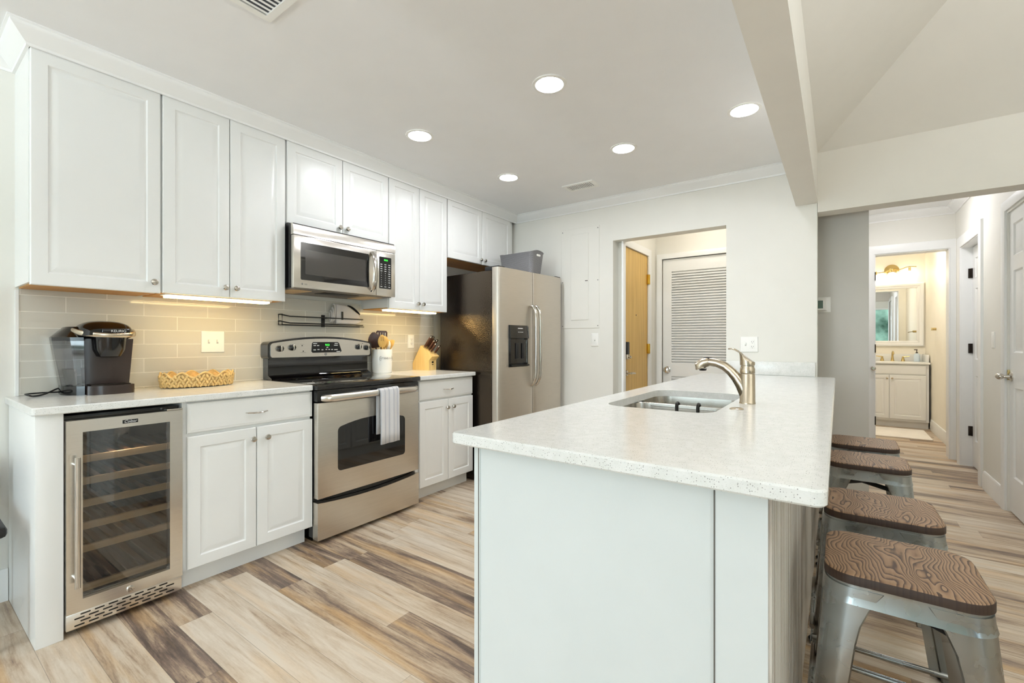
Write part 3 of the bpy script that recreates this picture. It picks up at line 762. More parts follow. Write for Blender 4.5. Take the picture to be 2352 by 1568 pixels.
# open frame: four mitred rails
bm.free(); fr = MB()
W_ = .048
def rail(p, q, r_, s_):
    fr.rings([[(X - .040, *v) for v in (p, q, r_, s_)], [(X, *v) for v in (p, q, r_, s_)]])
O = [(dy0, dz0), (dy1, dz0), (dy1, dz1), (dy0, dz1)]; I = [(dy0 + W_, dz0 + W_), (dy1 - W_, dz0 + W_), (dy1 - W_, dz1 - W_), (dy0 + W_, dz1 - W_)]
for k in range(4):
    j = (k + 1) % 4; e = .0004
    rail(O[k], O[j], I[j], I[k])
door = fr.build('door_frame', 'steelv', t, smooth=False)
MB().box(X - .026, X - .022, dy0 + W_, dy1 - W_, dz0 + W_, dz1 - W_).build('glass', 'wglass', door)
MB().tube([(X + .038, .4545, .205), (X + .038, .4545, .712)], .009, 14).cyl((X, .4545, .235), (X + .038, .4545, .235), .006).cyl((X, .4545, .68), (X + .038, .4545, .68), .006).build('handle', 'chrome', door)
MB().box(X, X + .0015, .600, .652, .819, .834).build('badge', 'black', door)
text('lettering', 'Colzer', .0155, (X + .0018, .626, .8265), door, 'print', shear=.3)
MB().lathe([(.013, 0), (.013, .004), (.008, .006), (.002, .005)], (X, .626, .116), 'X').build('lock', 'chrome', door)
dsp = MB()
for y in (.612, .620, .628, .634): dsp.box(X - .055, X - .052, y, y + .005, .797, .806)
dsp.build('display', 'white_led', t)
lp = bpy.data.lights.new('cooler_fill', 'AREA'); lp.shape = 'RECTANGLE'; lp.size = .25; lp.size_y = .05; lp.energy = .7; lp.color = (1, .86, .66)  # unseen lamp added inside the cooler to brighten the shelves
lo = bpy.data.objects.new('cooler_fill', lp); C.objects.link(lo); lo.parent = t; lo.location = (-.0 + X - .06 + 2.72 + .02, 0, .80); lo.rotation_euler = (0, R(-25), R(0))
for z in (.686, .596, .505, .414, .322, .164):
    s_ = MB().box(X - .062, X - .045, dy0 + .035, dy1 - .045, z - .014, z + .014, .002)
    sh = s_.build('shelf', 'shelfwood', t); s_ = MB()
    for i in range(6): s_.box(X - .46, X - .063, dy0 + .055 + i * .052, dy0 + .055 + i * .052 + .022, z - .006, z + .002)
    s_.build('slats', 'darkslat', sh, smooth=False)
gr = MB().box(-2.50, X - .004, dy0, dy1 - .002, .030, .0925, .002).build('grille', 'steelv', t)
s_ = MB()
for r_ in range(4):
    z = .042 + r_ * .0135
    for k in range(8):
        y = .452 + k * .043 + (.018 if r_ % 2 else 0)
        if y + .03 < .80: s_.prism(rrect(y, y + .031, z - .0028, z + .0028, .0027, 3), 'X', X - .006, X - .0034)
s_.build('vent_slots', 'black', gr, smooth=False)
MB().box(X - .05, X + .002, .755, .815, .853, .860, .001).build('hinge', 'chrome', t)
for fx in (-2.53, -2.95):
    for fy in (.46, .78): MB().cyl((fx, fy, 0), (fx, fy, .03), .014).build('foot', 'blackmat', t)

# ------------------------------------------------------------------ range
X = -2.405
t = thing('electric_range', 'freestanding stainless steel range with black glass cooktop', 'range', (-2.72, 1.845, 0))
ry0, ry1 = 1.460, 2.226
MB().box(-3.03, -2.46, ry0 + .004, ry1 - .004, .03, .888).box(-3.02, -2.50, ry0 + .02, ry1 - .02, .0, .03).build('body', 'black', t)
MB().box(-3.0, -2.398, 1.4535, 2.239, .886, .9175, .006).build('cooktop', 'blackglass', t)
def ringflat(mb, cx, cy, r, z):
    mb.rings([[(cx + math.cos(2 * PI * k / 40) * q, cy + math.sin(2 * PI * k / 40) * q, z) for k in range(40)] for q in (r, r + .0015)], (False, False))
for cx, cy, r_ in ((-2.58, 1.66, .11), (-2.58, 2.04, .085), (-2.83, 1.66, .08), (-2.83, 2.04, .10)): 
    rg = MB(); ringflat(rg, cx, cy, r_, .9178); rg.build('burner_ring', 'inkgrey', t)
MB().box(-2.46, X - .004, ry0, ry1, .818, .884, .004).build('vent_trim', 'black', t)
dr = MB()
dr.prism([(ry0, .262), (ry1, .262), (ry1, .812), (ry0, .812)], 'X', X - .045, X)
od = MB().box(X - .045, X, ry0, ry1, .262, .812, .004).build('oven_door', 'steel', t)
def archpoly(y0, y1, z0, z1, rise, r_=.022):
    p = rrect(y0, y1, z0, z1, r_, 5); out = []
    for y, z in p:
        u = (y - (y0 + y1) / 2) / ((y1 - y0) / 2)
        out.append((y, z + (rise * (1 - u * u) if z > (z0 + z1) / 2 else 0)))
    # subdivide top edge
    tops = [(y0 + r_ + (y1 - y0 - 2 * r_) * k / 10, z1 + rise * (1 - ((2 * (r_ + (y1 - y0 - 2 * r_) * k / 10) / (y1 - y0)) - 1) ** 2)) for k in range(9, 0, -1)]
    return out[:6] + tops + out[6:] if False else out[:6] + tops + out[6:]
wp = archpoly(1.588, 2.100, .398, .655, .036)
MB().prism(wp, 'X', X - .02, X + .0016).build('oven_window', 'blackglass', od)
MB().tube([(X - .002, 1.487, .838), (X + .022, 1.500, .838), (X + .036, 1.53, .838), (X + .038, 1.845, .840), (X + .036, 2.155, .838), (X + .022, 2.188, .838), (X - .002, 2.20, .838)], [.013, .0145, .0155, .0155, .0155, .0145, .013], 14, flat=(1.35, .8)).build('handle', 'steelv', od)
ym = (ry0 + ry1) / 2
tp = [(ry0 + (ry1 - ry0) * k / 16, .240 - .022 * (1 - (2 * k / 16 - 1) ** 2)) for k in range(16, -1, -1)]
MB().prism([(ry0, .026), (ry1, .026)] + tp, 'X', X - .05, X).build('warming_drawer', 'steel', t)
# back guard with controls
XB = -2.945
def arch(y0, y1, z0, z1, rise, r_): return archpoly(y0, y1, z0, z1, rise, r_)
bg = MB().prism(arch(1.446, 2.236, 1.050, 1.158, .040, .022), 'X', WX + .012, XB).box(WX + .012, XB - .03, 1.462, 2.222, .9178, 1.06).prism([(XB - .03, .9178), (XB + .02, .9178), (XB + .012, .926), (XB - .03, .945)], 'Y', 1.462, 2.222).build('back_guard', 'blackglass', t)
cp = MB().prism(arch(1.462, 2.220, 1.060, 1.150, .034, .016), 'X', XB - .004, XB + .0035).build('control_panel', 'steelv', t)
for y, z in ((1.521, 1.118), (1.602, 1.124), (2.115, 1.124), (2.188, 1.118)):
    k = MB().lathe([(.021, 0), (.021, .004), (.0195, .016), (.016, .019), (.002, .020)], (XB + .0035, y, z), 'X').build('knob', 'black', t)
    MB().box(XB + .020, XB + .034, y - .0045, y + .0045, z - .019, z + .019, .003).build('grip', 'chrome', k)
    s_ = MB()
    for q in range(9):
        a = R(-120 + 30 * q); s_.box(XB + .0033, XB + .0040, y + math.sin(a) * .029 - .002, y + math.sin(a) * .029 + .002, z + math.cos(a) * .029 - .0012, z + math.cos(a) * .029 + .0012)
    s_.build('dial_marks', 'inkgrey', cp, smooth=False)
dp = MB().prism([(1.748, 1.086), (1.962, 1.086), (1.972, 1.096), (1.950, 1.154), (1.940, 1.160), (1.752, 1.160), (1.743, 1.152), (1.738, 1.096)], 'X', XB + .003, XB + .0052).build('display', 'black', cp)
text('digits', '9:52', .020, (XB + .0056, 1.858, 1.139), dp, 'green')
s_ = MB()
for y, z, wd in ((1.765, 1.150, .03), (1.762, 1.136, .018), (1.787, 1.136, .016), (1.762, 1.106, .018), (1.790, 1.108, .016), (1.82, 1.106, .014), (1.85, 1.108, .012), (1.872, 1.108, .012), (1.895, 1.107, .014), (1.925, 1.137, .03), (1.925, 1.106, .028), (1.928, 1.150, .026), (1.858, 1.122, .014), (1.945, 1.092, .03)):
    s_.box(XB + .0052, XB + .0056, y - wd / 2, y + wd / 2, z - .003, z + .003)
s_.build('button_marks', 'print', dp, smooth=False)
MB().lathe([(.009, 0), (.009, .0008)], (XB + .0035, 1.846, 1.075), 'X').build('logo', 'inkgrey', cp)
text('logo', 'GE', .008, (XB + .0046, 1.846, 1.075), cp, 'print')
for y, z in ((1.672, 1.136), (1.680, 1.098)): MB().lathe([(.004, 0), (.004, .001)], (XB + .0035, y, z), 'X', 14).build('indicator', 'black', cp)
s_ = MB().box(XB + .0033, XB + .0039, 2.145, 2.158, 1.146, 1.151).box(XB + .0033, XB + .0039, 1.66, 1.685, 1.143, 1.1445).box(XB + .0033, XB + .0039, 1.66, 1.70, 1.088, 1.0895)
s_.build('print_marks', 'inkgrey', cp, smooth=False)
# towel over the oven handle
def cloth(name, mat, label, cat, yc, wd, prof, th=.006, waves=3, amp=.004, skew=0.0):
    m = MB(); n = 26; ring = []
    out = []
    for (x, z) in prof:
        row = []
        for k in range(n + 1):
            u = k / n - .5
            row.append((x + amp * math.sin(waves * 2 * PI * (u + .5)) , yc + u * wd + skew * (z - prof[0][1]), z + .004 * u))
        out.append(row)
    b_ = m.bm; V = [[b_.verts.new(p) for p in r_] for r_ in out]
    for a, c in zip(V, V[1:]):
        for i in range(n): b_.faces.new((a[i], a[i + 1], c[i + 1], c[i]))
    o = m.build(name, mat); s = o.modifiers.new('s', 'SOLIDIFY'); s.thickness = th; s.offset = 0
    return tag(o, label, cat)
hx, hz = X + .038, .840
pf = [(hx - .021, .575), (hx - .020, .66), (hx - .020, .76), (hx - .020, .838), (hx - .016, .855), (hx - .006, .8635), (hx + .006, .8635), (hx + .017, .855), (hx + .021, .838), (hx + .022, .76), (hx + .023, .66), (hx + .024, .58), (hx + .024, .515)]
cloth('dish_towel', 'towel', 'pale grey striped towel hanging over the oven door handle', 'towel', 1.925, .150, pf, .009, 2, .003)

# ------------------------------------------------------------------ microwave
X = -2.632
t = thing('microwave', 'stainless over-the-range microwave under the short cabinet', 'microwave', (-2.85, 1.82, 1.487))
my0, my1 = 1.447, 2.206
MB().box(-3.03, -2.685, my0, my1, 1.492, 1.878).build('body', 'black', t)
MB().box(-2.684, X - .008, my0, my1, 1.496, 1.806).box(-2.684, X - .012, my0, my1, 1.808, 1.874).build('front_shell', 'blackmat', t)
dm = MB().box(X - .030, X, my0 - .004, 2.040, 1.487, 1.803, .004).build('door', 'steelv', t)
MB().prism([(X - .03, 1.806), (X, 1.806), (X - .002, 1.850), (X - .014, 1.872), (X - .03, 1.876)], 'Y', my0 - .004, my1 + .002).build('vent_trim', 'steelv', t)
pm = MB().box(X - .030, X, 2.0415, my1 + .002, 1.487, 1.803, .004).build('control_side', 'steelv', t)
wn_ = MB().prism(rrect(1.487, 1.978, 1.537, 1.766, .008, 4), 'X', X - .01, X + .0012).build('window', 'blackglass', dm)
MB().prism(rrect(1.516, 1.95, 1.573, 1.722, .004, 3), 'X', X + .0010, X + .0016).build('window_screen', 'mwwin', wn_)
MB().tube([(X - .002, 2.004, 1.783), (X + .022, 2.004, 1.762), (X + .036, 2.004, 1.715), (X + .041, 2.004, 1.650), (X + .036, 2.004, 1.585), (X + .022, 2.004, 1.535), (X - .002, 2.004, 1.512)], [.012, .014, .015, .015, .015, .014, .012], 12, flat=(.55, 1.25)).build('handle', 'chrome', dm)
kp = MB().prism(rrect(2.064, 2.170, 1.540, 1.766, .005, 3), 'X', X - .004, X + .0012).build('keypad', 'black', pm)
text('digits', '10:51', .017, (X + .0016, 2.122, 1.744), kp, 'green')
s_ = MB()
for r_ in range(11):
    z = 1.712 - r_ * .0158
    for c_ in range(3):
        y = 2.082 + c_ * .035; wd = .016 if r_ < 4 or r_ > 9 else (.004 if c_ < 2 or r_ > 8 else .016)
        s_.box(X + .0012, X + .0016, y - wd / 2, y + wd / 2, z - .0022, z + .0022)
s_.build('button_marks', 'print', kp, smooth=False)
MB().lathe([(.006, 0), (.006, .0006)], (X, 1.497, 1.512), 'X', 18).build('logo', 'inkgrey', dm)
text('logo', 'LG', .014, (X + .0006, 1.520, 1.512), dm, 'inkgrey')
MB().box(-3.02, -2.66, my0 + .012, my1 - .012, 1.484, 1.4915).build('underside', 'mwbottom', t)
for y in (1.55, 2.10): MB().box(-2.95, -2.72, y - .075, y + .06, 1.480, 1.4842, .001).build('grease_filter', 'grease', t)
MB().box(-2.84, -2.72, 1.70, 1.96, 1.481, 1.4842, .001).build('lamp_cover', 'blackmat', t)

# ------------------------------------------------------------------ refrigerator (stands slightly askew)
FR = R(-4.35)
t = thing('refrigerator', 'side-by-side refrigerator, steel doors with a dark textured side', 'refrigerator', (-2.205, 2.892, 0), rz=FR)
def fb(mb, name, mat, par, **k): return mb.build(name, mat, par, local=True, **k)
FW = .905
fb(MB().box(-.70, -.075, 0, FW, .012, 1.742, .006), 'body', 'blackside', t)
fb(MB().box(-.075, -.012, .012, FW - .012, .012, .10), 'toe_grille', 'blackmat', t)
def fdoor(y0, y1, name):
    m = MB(); soft = [(0, -.018), (.005, -.008), (.018, -.002), (.05, .002)]; crisp = [(0, -.006), (.002, -.001), (.006, .0005), (.05, .002)]
    A_, B_ = (soft, crisp) if y0 < .1 else (crisp, soft)
    pr = [(y0 + .0, -.068)] + [(y0 + p, q) for p, q in A_] + [((y0 + y1) / 2 + (y1 - y0 - .1) / 2 * q, .002 + .005 * (1 - q * q)) for q in (-.5, 0, .5)] + [(y1 - p, q) for p, q in B_[::-1]] + [(y1, -.068)]
    m.prism([(x, y) for y, x in pr], 'Z', .105, 1.765); return fb(m, name, 'fridge', t, angle=50)
fd = fdoor(.0, .451, 'freezer_door'); rd = fdoor(.458, FW, 'fridge_door')
for dd, y in ((fd, .424), (rd, .486)):
    pts = [(.004, y, 1.475), (.030, y, 1.462), (.052, y, 1.42), (.060, y, 1.36), (.061, y, 1.13), (.060, y, .90), (.052, y, .845), (.030, y, .80), (.004, y, .785)]
    fb(MB().tube(pts, .0135, 12, flat=(1.0, 1.25)), 'handle', 'chrome', dd)
dsn = MB().box(-.004, .0105, .118, .372, .952, 1.300, .004)
dsn = fb(dsn, 'dispenser', 'black', fd)
fb(MB().prism([(.0100, 1.188), (.026, 1.192), (.016, 1.296), (.0100, 1.296)], 'Y', .124, .366), 'dispenser_panel', 'blackglass', dsn)
fb(MB().box(.0095, .0112, .140, .355, .985, 1.180), 'recess', 'blackglass', dsn)
fb(MB().prism([(.0100, .956), (.034, .958), (.034, .970), (.0100, .978)], 'Y', .135, .36), 'drip_tray', 'black', dsn)
fb(MB().box(.0108, .020, .20, .235, 1.02, 1.15, .003).box(.0108, .020, .28, .315, 1.02, 1.15, .003), 'paddle', 'blackmat', dsn)
s_ = MB().box(.0200, .0212, .222, .285, 1.270, 1.277)
for k in range(4): s_.box(.0222, .0234, .222 + k * .018, .232 + k * .018, 1.240, 1.245)
fb(s_, 'button_marks', 'print', dsn, smooth=False)
fb(MB().box(-.16, -.01, .01, .09, 1.743, 1.776, .004), 'hinge_cover', 'blackmat', t)
fb(MB().box(-.16, -.01, FW - .09, FW - .01, 1.743, 1.776, .004), 'hinge_cover', 'blackmat', t)

# grey plastic basket on top of the refrigerator
t = thing('storage_basket', 'grey woven plastic basket with handle slots on top of the refrigerator', 'basket', (-2.410, 3.515, 1.7435), rz=FR * .3)
m = MB()
def bl(a, b_, r_, z, lift=0.0):
    return [(x, y, z + lift * max(0, abs(x) / a - .80) * 5 * max(0, 1 - (y / b_) ** 4 * .7)) for x, y in rrect(-a, a, -b_, b_, r_, 12)]
def bl2(a, b_, r_, z, lift=0.0):      # extra points on the short ends so that the handle rims can rise
    out = []
    P = rrect(-a, a, -b_, b_, r_, 10)
    for i, p in enumerate(P):
        q = P[(i + 1) % len(P)]; out.append(p)
        if math.dist(p, q) > .05:
            for k in range(1, 10): out.append((p[0] + (q[0] - p[0]) * k / 10, p[1] + (q[1] - p[1]) * k / 10))
    return [(x, y, z + (lift * math.cos(min(1, abs(y) / b_) * PI / 2) if abs(x) > a - .03 else 0)) for x, y in out]
rs = [bl2(.160, .078, .03, .003), bl2(.166, .083, .035, .0), bl2(.180, .094, .04, .11), bl2(.194, .104, .045, .218, .022), bl2(.199, .109, .047, .226, .022), bl2(.194, .104, .045, .229, .022), bl2(.190, .100, .043, .218, .022), bl2(.176, .090, .038, .11), bl2(.160, .078, .03, .006)]
m.rings(rs)
o = fb(m, 'body', 'basket', t, angle=60)
me = o.data; uv = me.uv_layers.new(name='UVMap')
for p in me.polygons:
    for li in p.loop_indices:
        v = me.vertices[me.loops[li].vertex_index].co
        uv.data[li].uv = ((v.y if abs(p.normal.x) > abs(p.normal.y) else v.x) + 3.0, v.z + 1.0)
for s2 in (-1, 1):
    fb(MB().prism(rrect(-.030, .030, .196, .214, .0088, 5), 'X', s2 * .1885 - .006, s2 * .1885 + .006), 'handle_slot', 'plastic', o)

# ------------------------------------------------------------------ coffee maker
t = thing('coffee_maker', 'black single-serve coffee maker with a smoky side tank', 'coffee maker', (-2.92, .62, WT))
x0, x1 = -3.03, -2.80
# base, back column and overhanging head
b = MB().prism([(-3.02, .566), (-2.815, .566), (-2.796, .585), (-2.788, .62), (-2.785, .66), (-2.790, .70), (-2.802, .728), (-2.815, .738), (-3.02, .738)], 'Z', WT, WT + .042)
b.build('base', 'brownblack', t)
MB().prism([(-2.90, .578), (-2.81, .578), (-2.797, .61), (-2.795, .66), (-2.80, .72), (-2.90, .728)], 'Z', WT + .042, WT + .047).build('drip_grid', 'darkmetal', t)
def ringxy(pts, z): return [(x, y, z) for x, y in pts]
b = MB()
colb = [(-3.03, .568), (-2.895, .572), (-2.885, .60), (-2.885, .70), (-2.895, .735), (-3.03, .738)]
colt = [(-3.03, .560), (-2.88, .566), (-2.872, .60), (-2.872, .72), (-2.885, .752), (-3.03, .758)]
b.rings([ringxy(colb, WT + .0), ringxy(colt, WT + .262), ]).build('column', 'brownblack', t)
# rounded lid / head
b = MB(); rs = []
for k in range(15):
    u = k / 14; x = -3.032 + u * .252
    top = .268 + .080 * math.sin(PI * min(1, .12 + .66 * u)) ** .9 - (.012 * max(0, (u - .8) / .2))
    hw = .104 - .010 * u - (.022 * ((u - .8) / .2) ** 2 if u > .8 else 0)
    zb2 = .250 + .028 * u
    c = []
    for q in range(16):
        a = PI * q / 15; c.append((x, .638 - hw * math.copysign(abs(math.cos(a)) ** .8, math.cos(a)), WT + zb2 + .008 + (top - zb2 - .008) * math.sin(a) ** .5))
    c += [(x, .638 + hw, WT + zb2), (x, .638 - hw, WT + zb2)]
    rs.append(c)
b.rings(rs).build('lid', 'black', t, angle=50)
MB().lathe([(.028, .172), (.046, .178), (.060, .21), (.066, .285)], (-2.850, .650, WT), 'Z', 28).build('brew_head', 'black', t)
hp = [(-2.912, .5275, WT + .298), (-2.875, .5265, WT + .296), (-2.82, .542, WT + .288), (-2.778, .585, WT + .280), (-2.762, .640, WT + .277), (-2.772, .70, WT + .279), (-2.81, .738, WT + .286), (-2.86, .7475, WT + .294), (-2.91, .7485, WT + .298)]
MB().tube(hp, [.0125, .0135, .012, .010, .009, .010, .0115, .0135, .0125], 12, flat=(1.1, .45)).build('handle', 'nickel', t)
MB().lathe([(.006, 0), (.006, .003), (.004, .004)], (-2.902, .523, WT + .298), '-Y', 14).build('handle_pin', 'chrome', t)
k = MB().box(-2.815, -2.774, .606, .712, WT + .284, WT + .311, .006).build('nose_plate', 'black', t)
text('lettering', 'KEURIG', .0165, (-2.7735, .668, WT + .298), k, 'print')
# side water tank
tk = MB()
tb = [(-3.02, .503), (-2.93, .497), (-2.885, .510), (-2.850, .535), (-2.842, .562), (-3.02, .562)]; tt = [(-3.040, .476), (-2.93, .466), (-2.878, .482), (-2.838, .512), (-2.828, .556), (-3.040, .558)]
tk.rings([ringxy(tb, WT + .042), ringxy(tt, WT + .252)]).build('water_tank', 'tank', t, angle=20)
MB().rings([ringxy(tb, WT), ringxy(tb, WT + .0415)]).build('tank_base', 'black', t, angle=20)
MB().rings([ringxy(tt, WT + .2525), ringxy([(x, y - .001) for x, y in tt], WT + .268), ringxy([(-3.03, .520), (-2.94, .516), (-2.905, .524), (-2.885, .540), (-2.880, .558), (-3.03, .560)], WT + .318)]).build('tank_lid', 'black', t, angle=20)
MB().rings([ringxy([(-2.98, .52), (-2.90, .518), (-2.87, .54), (-2.98, .546)], WT + .045), ringxy([(-2.99, .51), (-2.90, .508), (-2.87, .54), (-2.99, .546)], WT + .12)]).build('tank_filter', 'slot', t)
def curve_pts(cp, n=10):
    out = []; P = [Vector(p) for p in cp]
    for i in range(len(P) - 1):
        p0, p1, p2, p3 = P[max(i - 1, 0)], P[i], P[i + 1], P[min(i + 2, len(P) - 1)]
        for k in range(n):
            u = k / n; out.append(.5 * ((2 * p1) + (p2 - p0) * u + (2 * p0 - 5 * p1 + 4 * p2 - p3) * u * u + (3 * p1 - p0 - 3 * p2 + p3) * u ** 3))
    return out + [P[-1]]
MB().tube(curve_pts([(-3.025, .56, WT + .045), (-3.025, .50, WT + .024), (-2.99, .455, WT + .006), (-2.93, .41, WT + .004), (-2.905, .392, WT + .010), (-2.93, .383, WT + .014), (-2.98, .40, WT + .012), (-3.012, .45, WT + .010), (-3.025, .51, WT + .008), (-3.03, .55, WT + .012)]), .0036, 8).build('power_cord', 'wire', t)

# woven tray with scalloped rim
t = thing('woven_tray', 'oval woven straw tray with a scalloped rim on the worktop', 'tray', (-2.905, 1.045, WT))
A, Bq = .098, .180
def rim(th): return .068 + .014 * math.cos(10 * th)
m = MB(); n = 90
m.rings([[(A * s * math.cos(2 * PI * k / n), Bq * s * math.sin(2 * PI * k / n), z if z is not None else rim(2 * PI * k / n) - .002) for k in range(n)] for s, z in ((.05, .006), (.94, .006), (.93, None), (.90, None), (.86, .012), (.05, .012))])
tr = m.build('lining', 'straw', t, local=True)
m = MB()
for lev in range(4):
    N_ = 58
    for k in range(N_):
        th = 2 * PI * (k + (.5 if lev % 2 else 0)) / N_; z = .0135 + lev * .0155
        if z > rim(th) - .004: continue
        sc_ = .955 + .012 * lev
        p = Vector((A * sc_ * math.cos(th), Bq * sc_ * math.sin(th), z)); tan = Vector((-A * math.sin(th), Bq * math.cos(th), 0)).normalized(); nr = Vector((0, 0, 1)).cross(tan)
        a = R(32 if k % 2 else -32)
        ax = (Vector((0, 0, 1)) * math.cos(a) + tan * math.sin(a)).normalized(); bx = ax.cross(nr)
        rot = Matrix((nr, bx, ax)).transposed()
        m.ball(p, .0055, .0068, .0125, 8, 6, rot)
m.build('woven_side', 'straw', tr, local=True)
m = MB()
m.loop([(A * .97 * math.cos(2 * PI * k / n), Bq * .97 * math.sin(2 * PI * k / n), rim(2 * PI * k / n)) for k in range(n)], .0048, 8)
m.build('braided_rim', 'straw', tr, local=True)

# utensil crock
t = thing('utensil_crock', 'white ceramic crock of cooking utensils beside the range', 'crock', (-2.952, 2.345, WT))
b = MB().lathe([(.070, 0), (.074, .004), (.078, .06), (.079, .183), (.077, .188), (.073, .186), (.072, .05), (.06, .012), (.002, .010)], (0, 0, 0), 'Z', 40).build('body', 'ceramic', t, local=True)
lb = MB()
ca = R(-10)
def onc(a, z, r_=.0792): return (math.cos(a) * r_, math.sin(a) * r_, z)
pl = rrect(-.060, .060, .100, .134, .012, 5)
lb.loop([onc(ca + u / .079, z) for u, z in pl], .0010, 6)
lb.build('label_frame', 'inkgrey', b, local=True)
for i, ch in enumerate('UTENSILS'):
    a = ca + (i - 3.5) * .0135 / .079
    cu = bpy.data.curves.new('letter', 'FONT'); cu.body = ch; cu.size = .021; cu.extrude = .0004; cu.align_x = 'CENTER'; cu.align_y = 'CENTER'; cu.materials.append(M['inkgrey'])
    o = bpy.data.objects.new('letter', cu); C.objects.link(o); o.parent = b; o.location = onc(a, .117, .0795); o.rotation_euler = (R(90), 0, a + R(90)); to_mesh(o)
def utensil(name, label, cat, base, top, mat, head, w_, l_, mat2=None, group='utensils in the crock', slots=0):
    p, q = Vector(base), Vector(top); d = (q - p).normalized()
    o = thing(name, label, cat, p, group)
    MB().tube([p, q], [.0055, .006], 8).build('handle', mat, o)
    side = d.cross(Vector((.80, -.60, 0))).normalized(); nrm = side.cross(d).normalized(); m = MB(); rs = []
    for k in range(9):
        u = k / 8; ww = w_ * (head(u)); c = q + d * (l_ * u - .01) + nrm * (.008 * math.sin(PI * u) if not slots else 0)
        rs.append([c + side * (ww * math.cos(2 * PI * j / 14)) + nrm * (.0035 * math.sin(2 * PI * j / 14)) for j in range(14)])
    h = m.rings(rs).build('head', mat2 or mat, o)
    if slots:
        sm = MB()
        for k in range(slots):
            c = q + d * (l_ * .55) + side * ((k - (slots - 1) / 2) * w_ * .42)
            sm.tube([c - d * l_ * .16 + nrm * .0, c + d * l_ * .2], .0042, 6)
        sm.build('slots', 'tile' if mat != 'spoonwood' else 'handlewood', h)
    return o
oval = lambda u: max(.12, math.sin(PI * min(1, .12 + .86 * u)) ** .6)
flat_ = lambda u: .35 + .65 * min(1, u * 2.2) if u < .95 else .8
cx, cy = -2.952, 2.345
utensil('wooden_spoon', 'slotted blond wooden spoon standing at the front of the crock', 'spoon', (cx + .02, cy - .01, WT + .03), (cx + .045, cy - .035, WT + .215), 'spoonwood', oval, .033, .098, slots=2)
utensil('wooden_spoon', 'blond wooden spoon just behind the slotted wooden one in the crock', 'spoon', (cx + .01, cy + .0, WT + .03), (cx + .035, cy - .005, WT + .21), 'spoonwood', oval, .030, .092)
utensil('turner', 'dark slotted turner rising at the back of the crock', 'turner', (cx - .01, cy - .01, WT + .03), (cx - .005, cy - .005, WT + .245), 'spatula', flat_, .044, .10, slots=4)
utensil('ladle', 'big dark brown ladle leaning toward the range in the crock', 'ladle', (cx - .02, cy - .01, WT + .03), (cx - .01, cy - .055, WT + .21), 'spatula', oval, .050, .125)
utensil('serving_spoon', 'white-edged steel serving spoon in the crock', 'spoon', (cx + .01, cy + .02, WT + .03), (cx + .028, cy + .035, WT + .19), 'ceramic', oval, .016, .075)
utensil('spatula', 'golden wooden spatula leaning toward the refrigerator in the crock', 'spatula', (cx + .0, cy + .02, WT + .03), (cx + .02, cy + .068, WT + .20), 'spoonwood', flat_, .016, .075)
utensil('wooden_fork', 'golden wooden fork behind the leaning spatula in the crock', 'fork', (cx - .01, cy + .02, WT + .03), (cx - .005, cy + .050, WT + .205), 'spoonwood', flat_, .021, .07)

# knife block with knives
KR = R(8)
t = thing('knife_block', 'slanted pale wooden knife block beside the refrigerator', 'knife block', (-2.955, 2.808, WT), rz=KR)
# local x: toward the front edge, side profile in x-z
w2 = .052
poly = [(-.115, 0), (.085, 0), (.085, .088), (.118, .120), (-.005, .215), (-.118, .018)]
body = MB().prism(poly, 'Y', -w2, w2).build('block', 'blockwood', t, local=True, smooth=False)
MB().box(.0848, .0856, -.012, .012, .062, .076).box(.0848, .0856, -.010, .010, .046, .052).build('brand_mark', 'darkmetal', body, local=True, smooth=False)
kn = [(.020, -.030, .125, .0135, 'longest dark-handled knife at the top of the knife block'), (.020, .008, .115, .0125, 'dark-handled knife second highest in the knife block'), (.045, .030, .108, .012, 'dark-handled knife near the refrigerator side of the block'),
      (.072, -.012, .095, .011, 'slim dark-handled knife low in the block, nearest the steel'), (.088, .022, .085, .011, 'short dark-handled steak knife lowest in the block'), (.050, -.012, .108, .012, 'dark-handled knife in the middle of the knife block')]
nrm = Vector((.095, 0, .123)).normalized()
Mz = Matrix.Rotation(KR, 3, 'Z')
for (x, y, L_, r_, lab) in kn:
    f = (x + .005) / .123; base = Vector((x, y, .215 - f * .095)); 
    wb = Vector(t.location) + Mz @ base; wd = (Mz @ nrm)
    k = thing('kitchen_knife', lab, 'knife', wb, 'knives in the wooden block')
    MB().tube([wb - wd * .01, wb + wd * .012], r_ * .95, 10, flat=(.7, 1.1)).build('bolster', 'chrome', k)
    MB().tube([wb + wd * .012, wb + wd * L_ * .5, wb + wd * L_ * .9], [r_, r_ * 1.1, r_], 10, flat=(.7, 1.2)).build('handle', 'handlewood', k)
    MB().tube([wb + wd * L_ * .9, wb + wd * (L_ * .9 + .014)], [r_ * 1.05, r_ * .9], 10, flat=(.8, 1.2)).build('pommel', 'chrome', k)

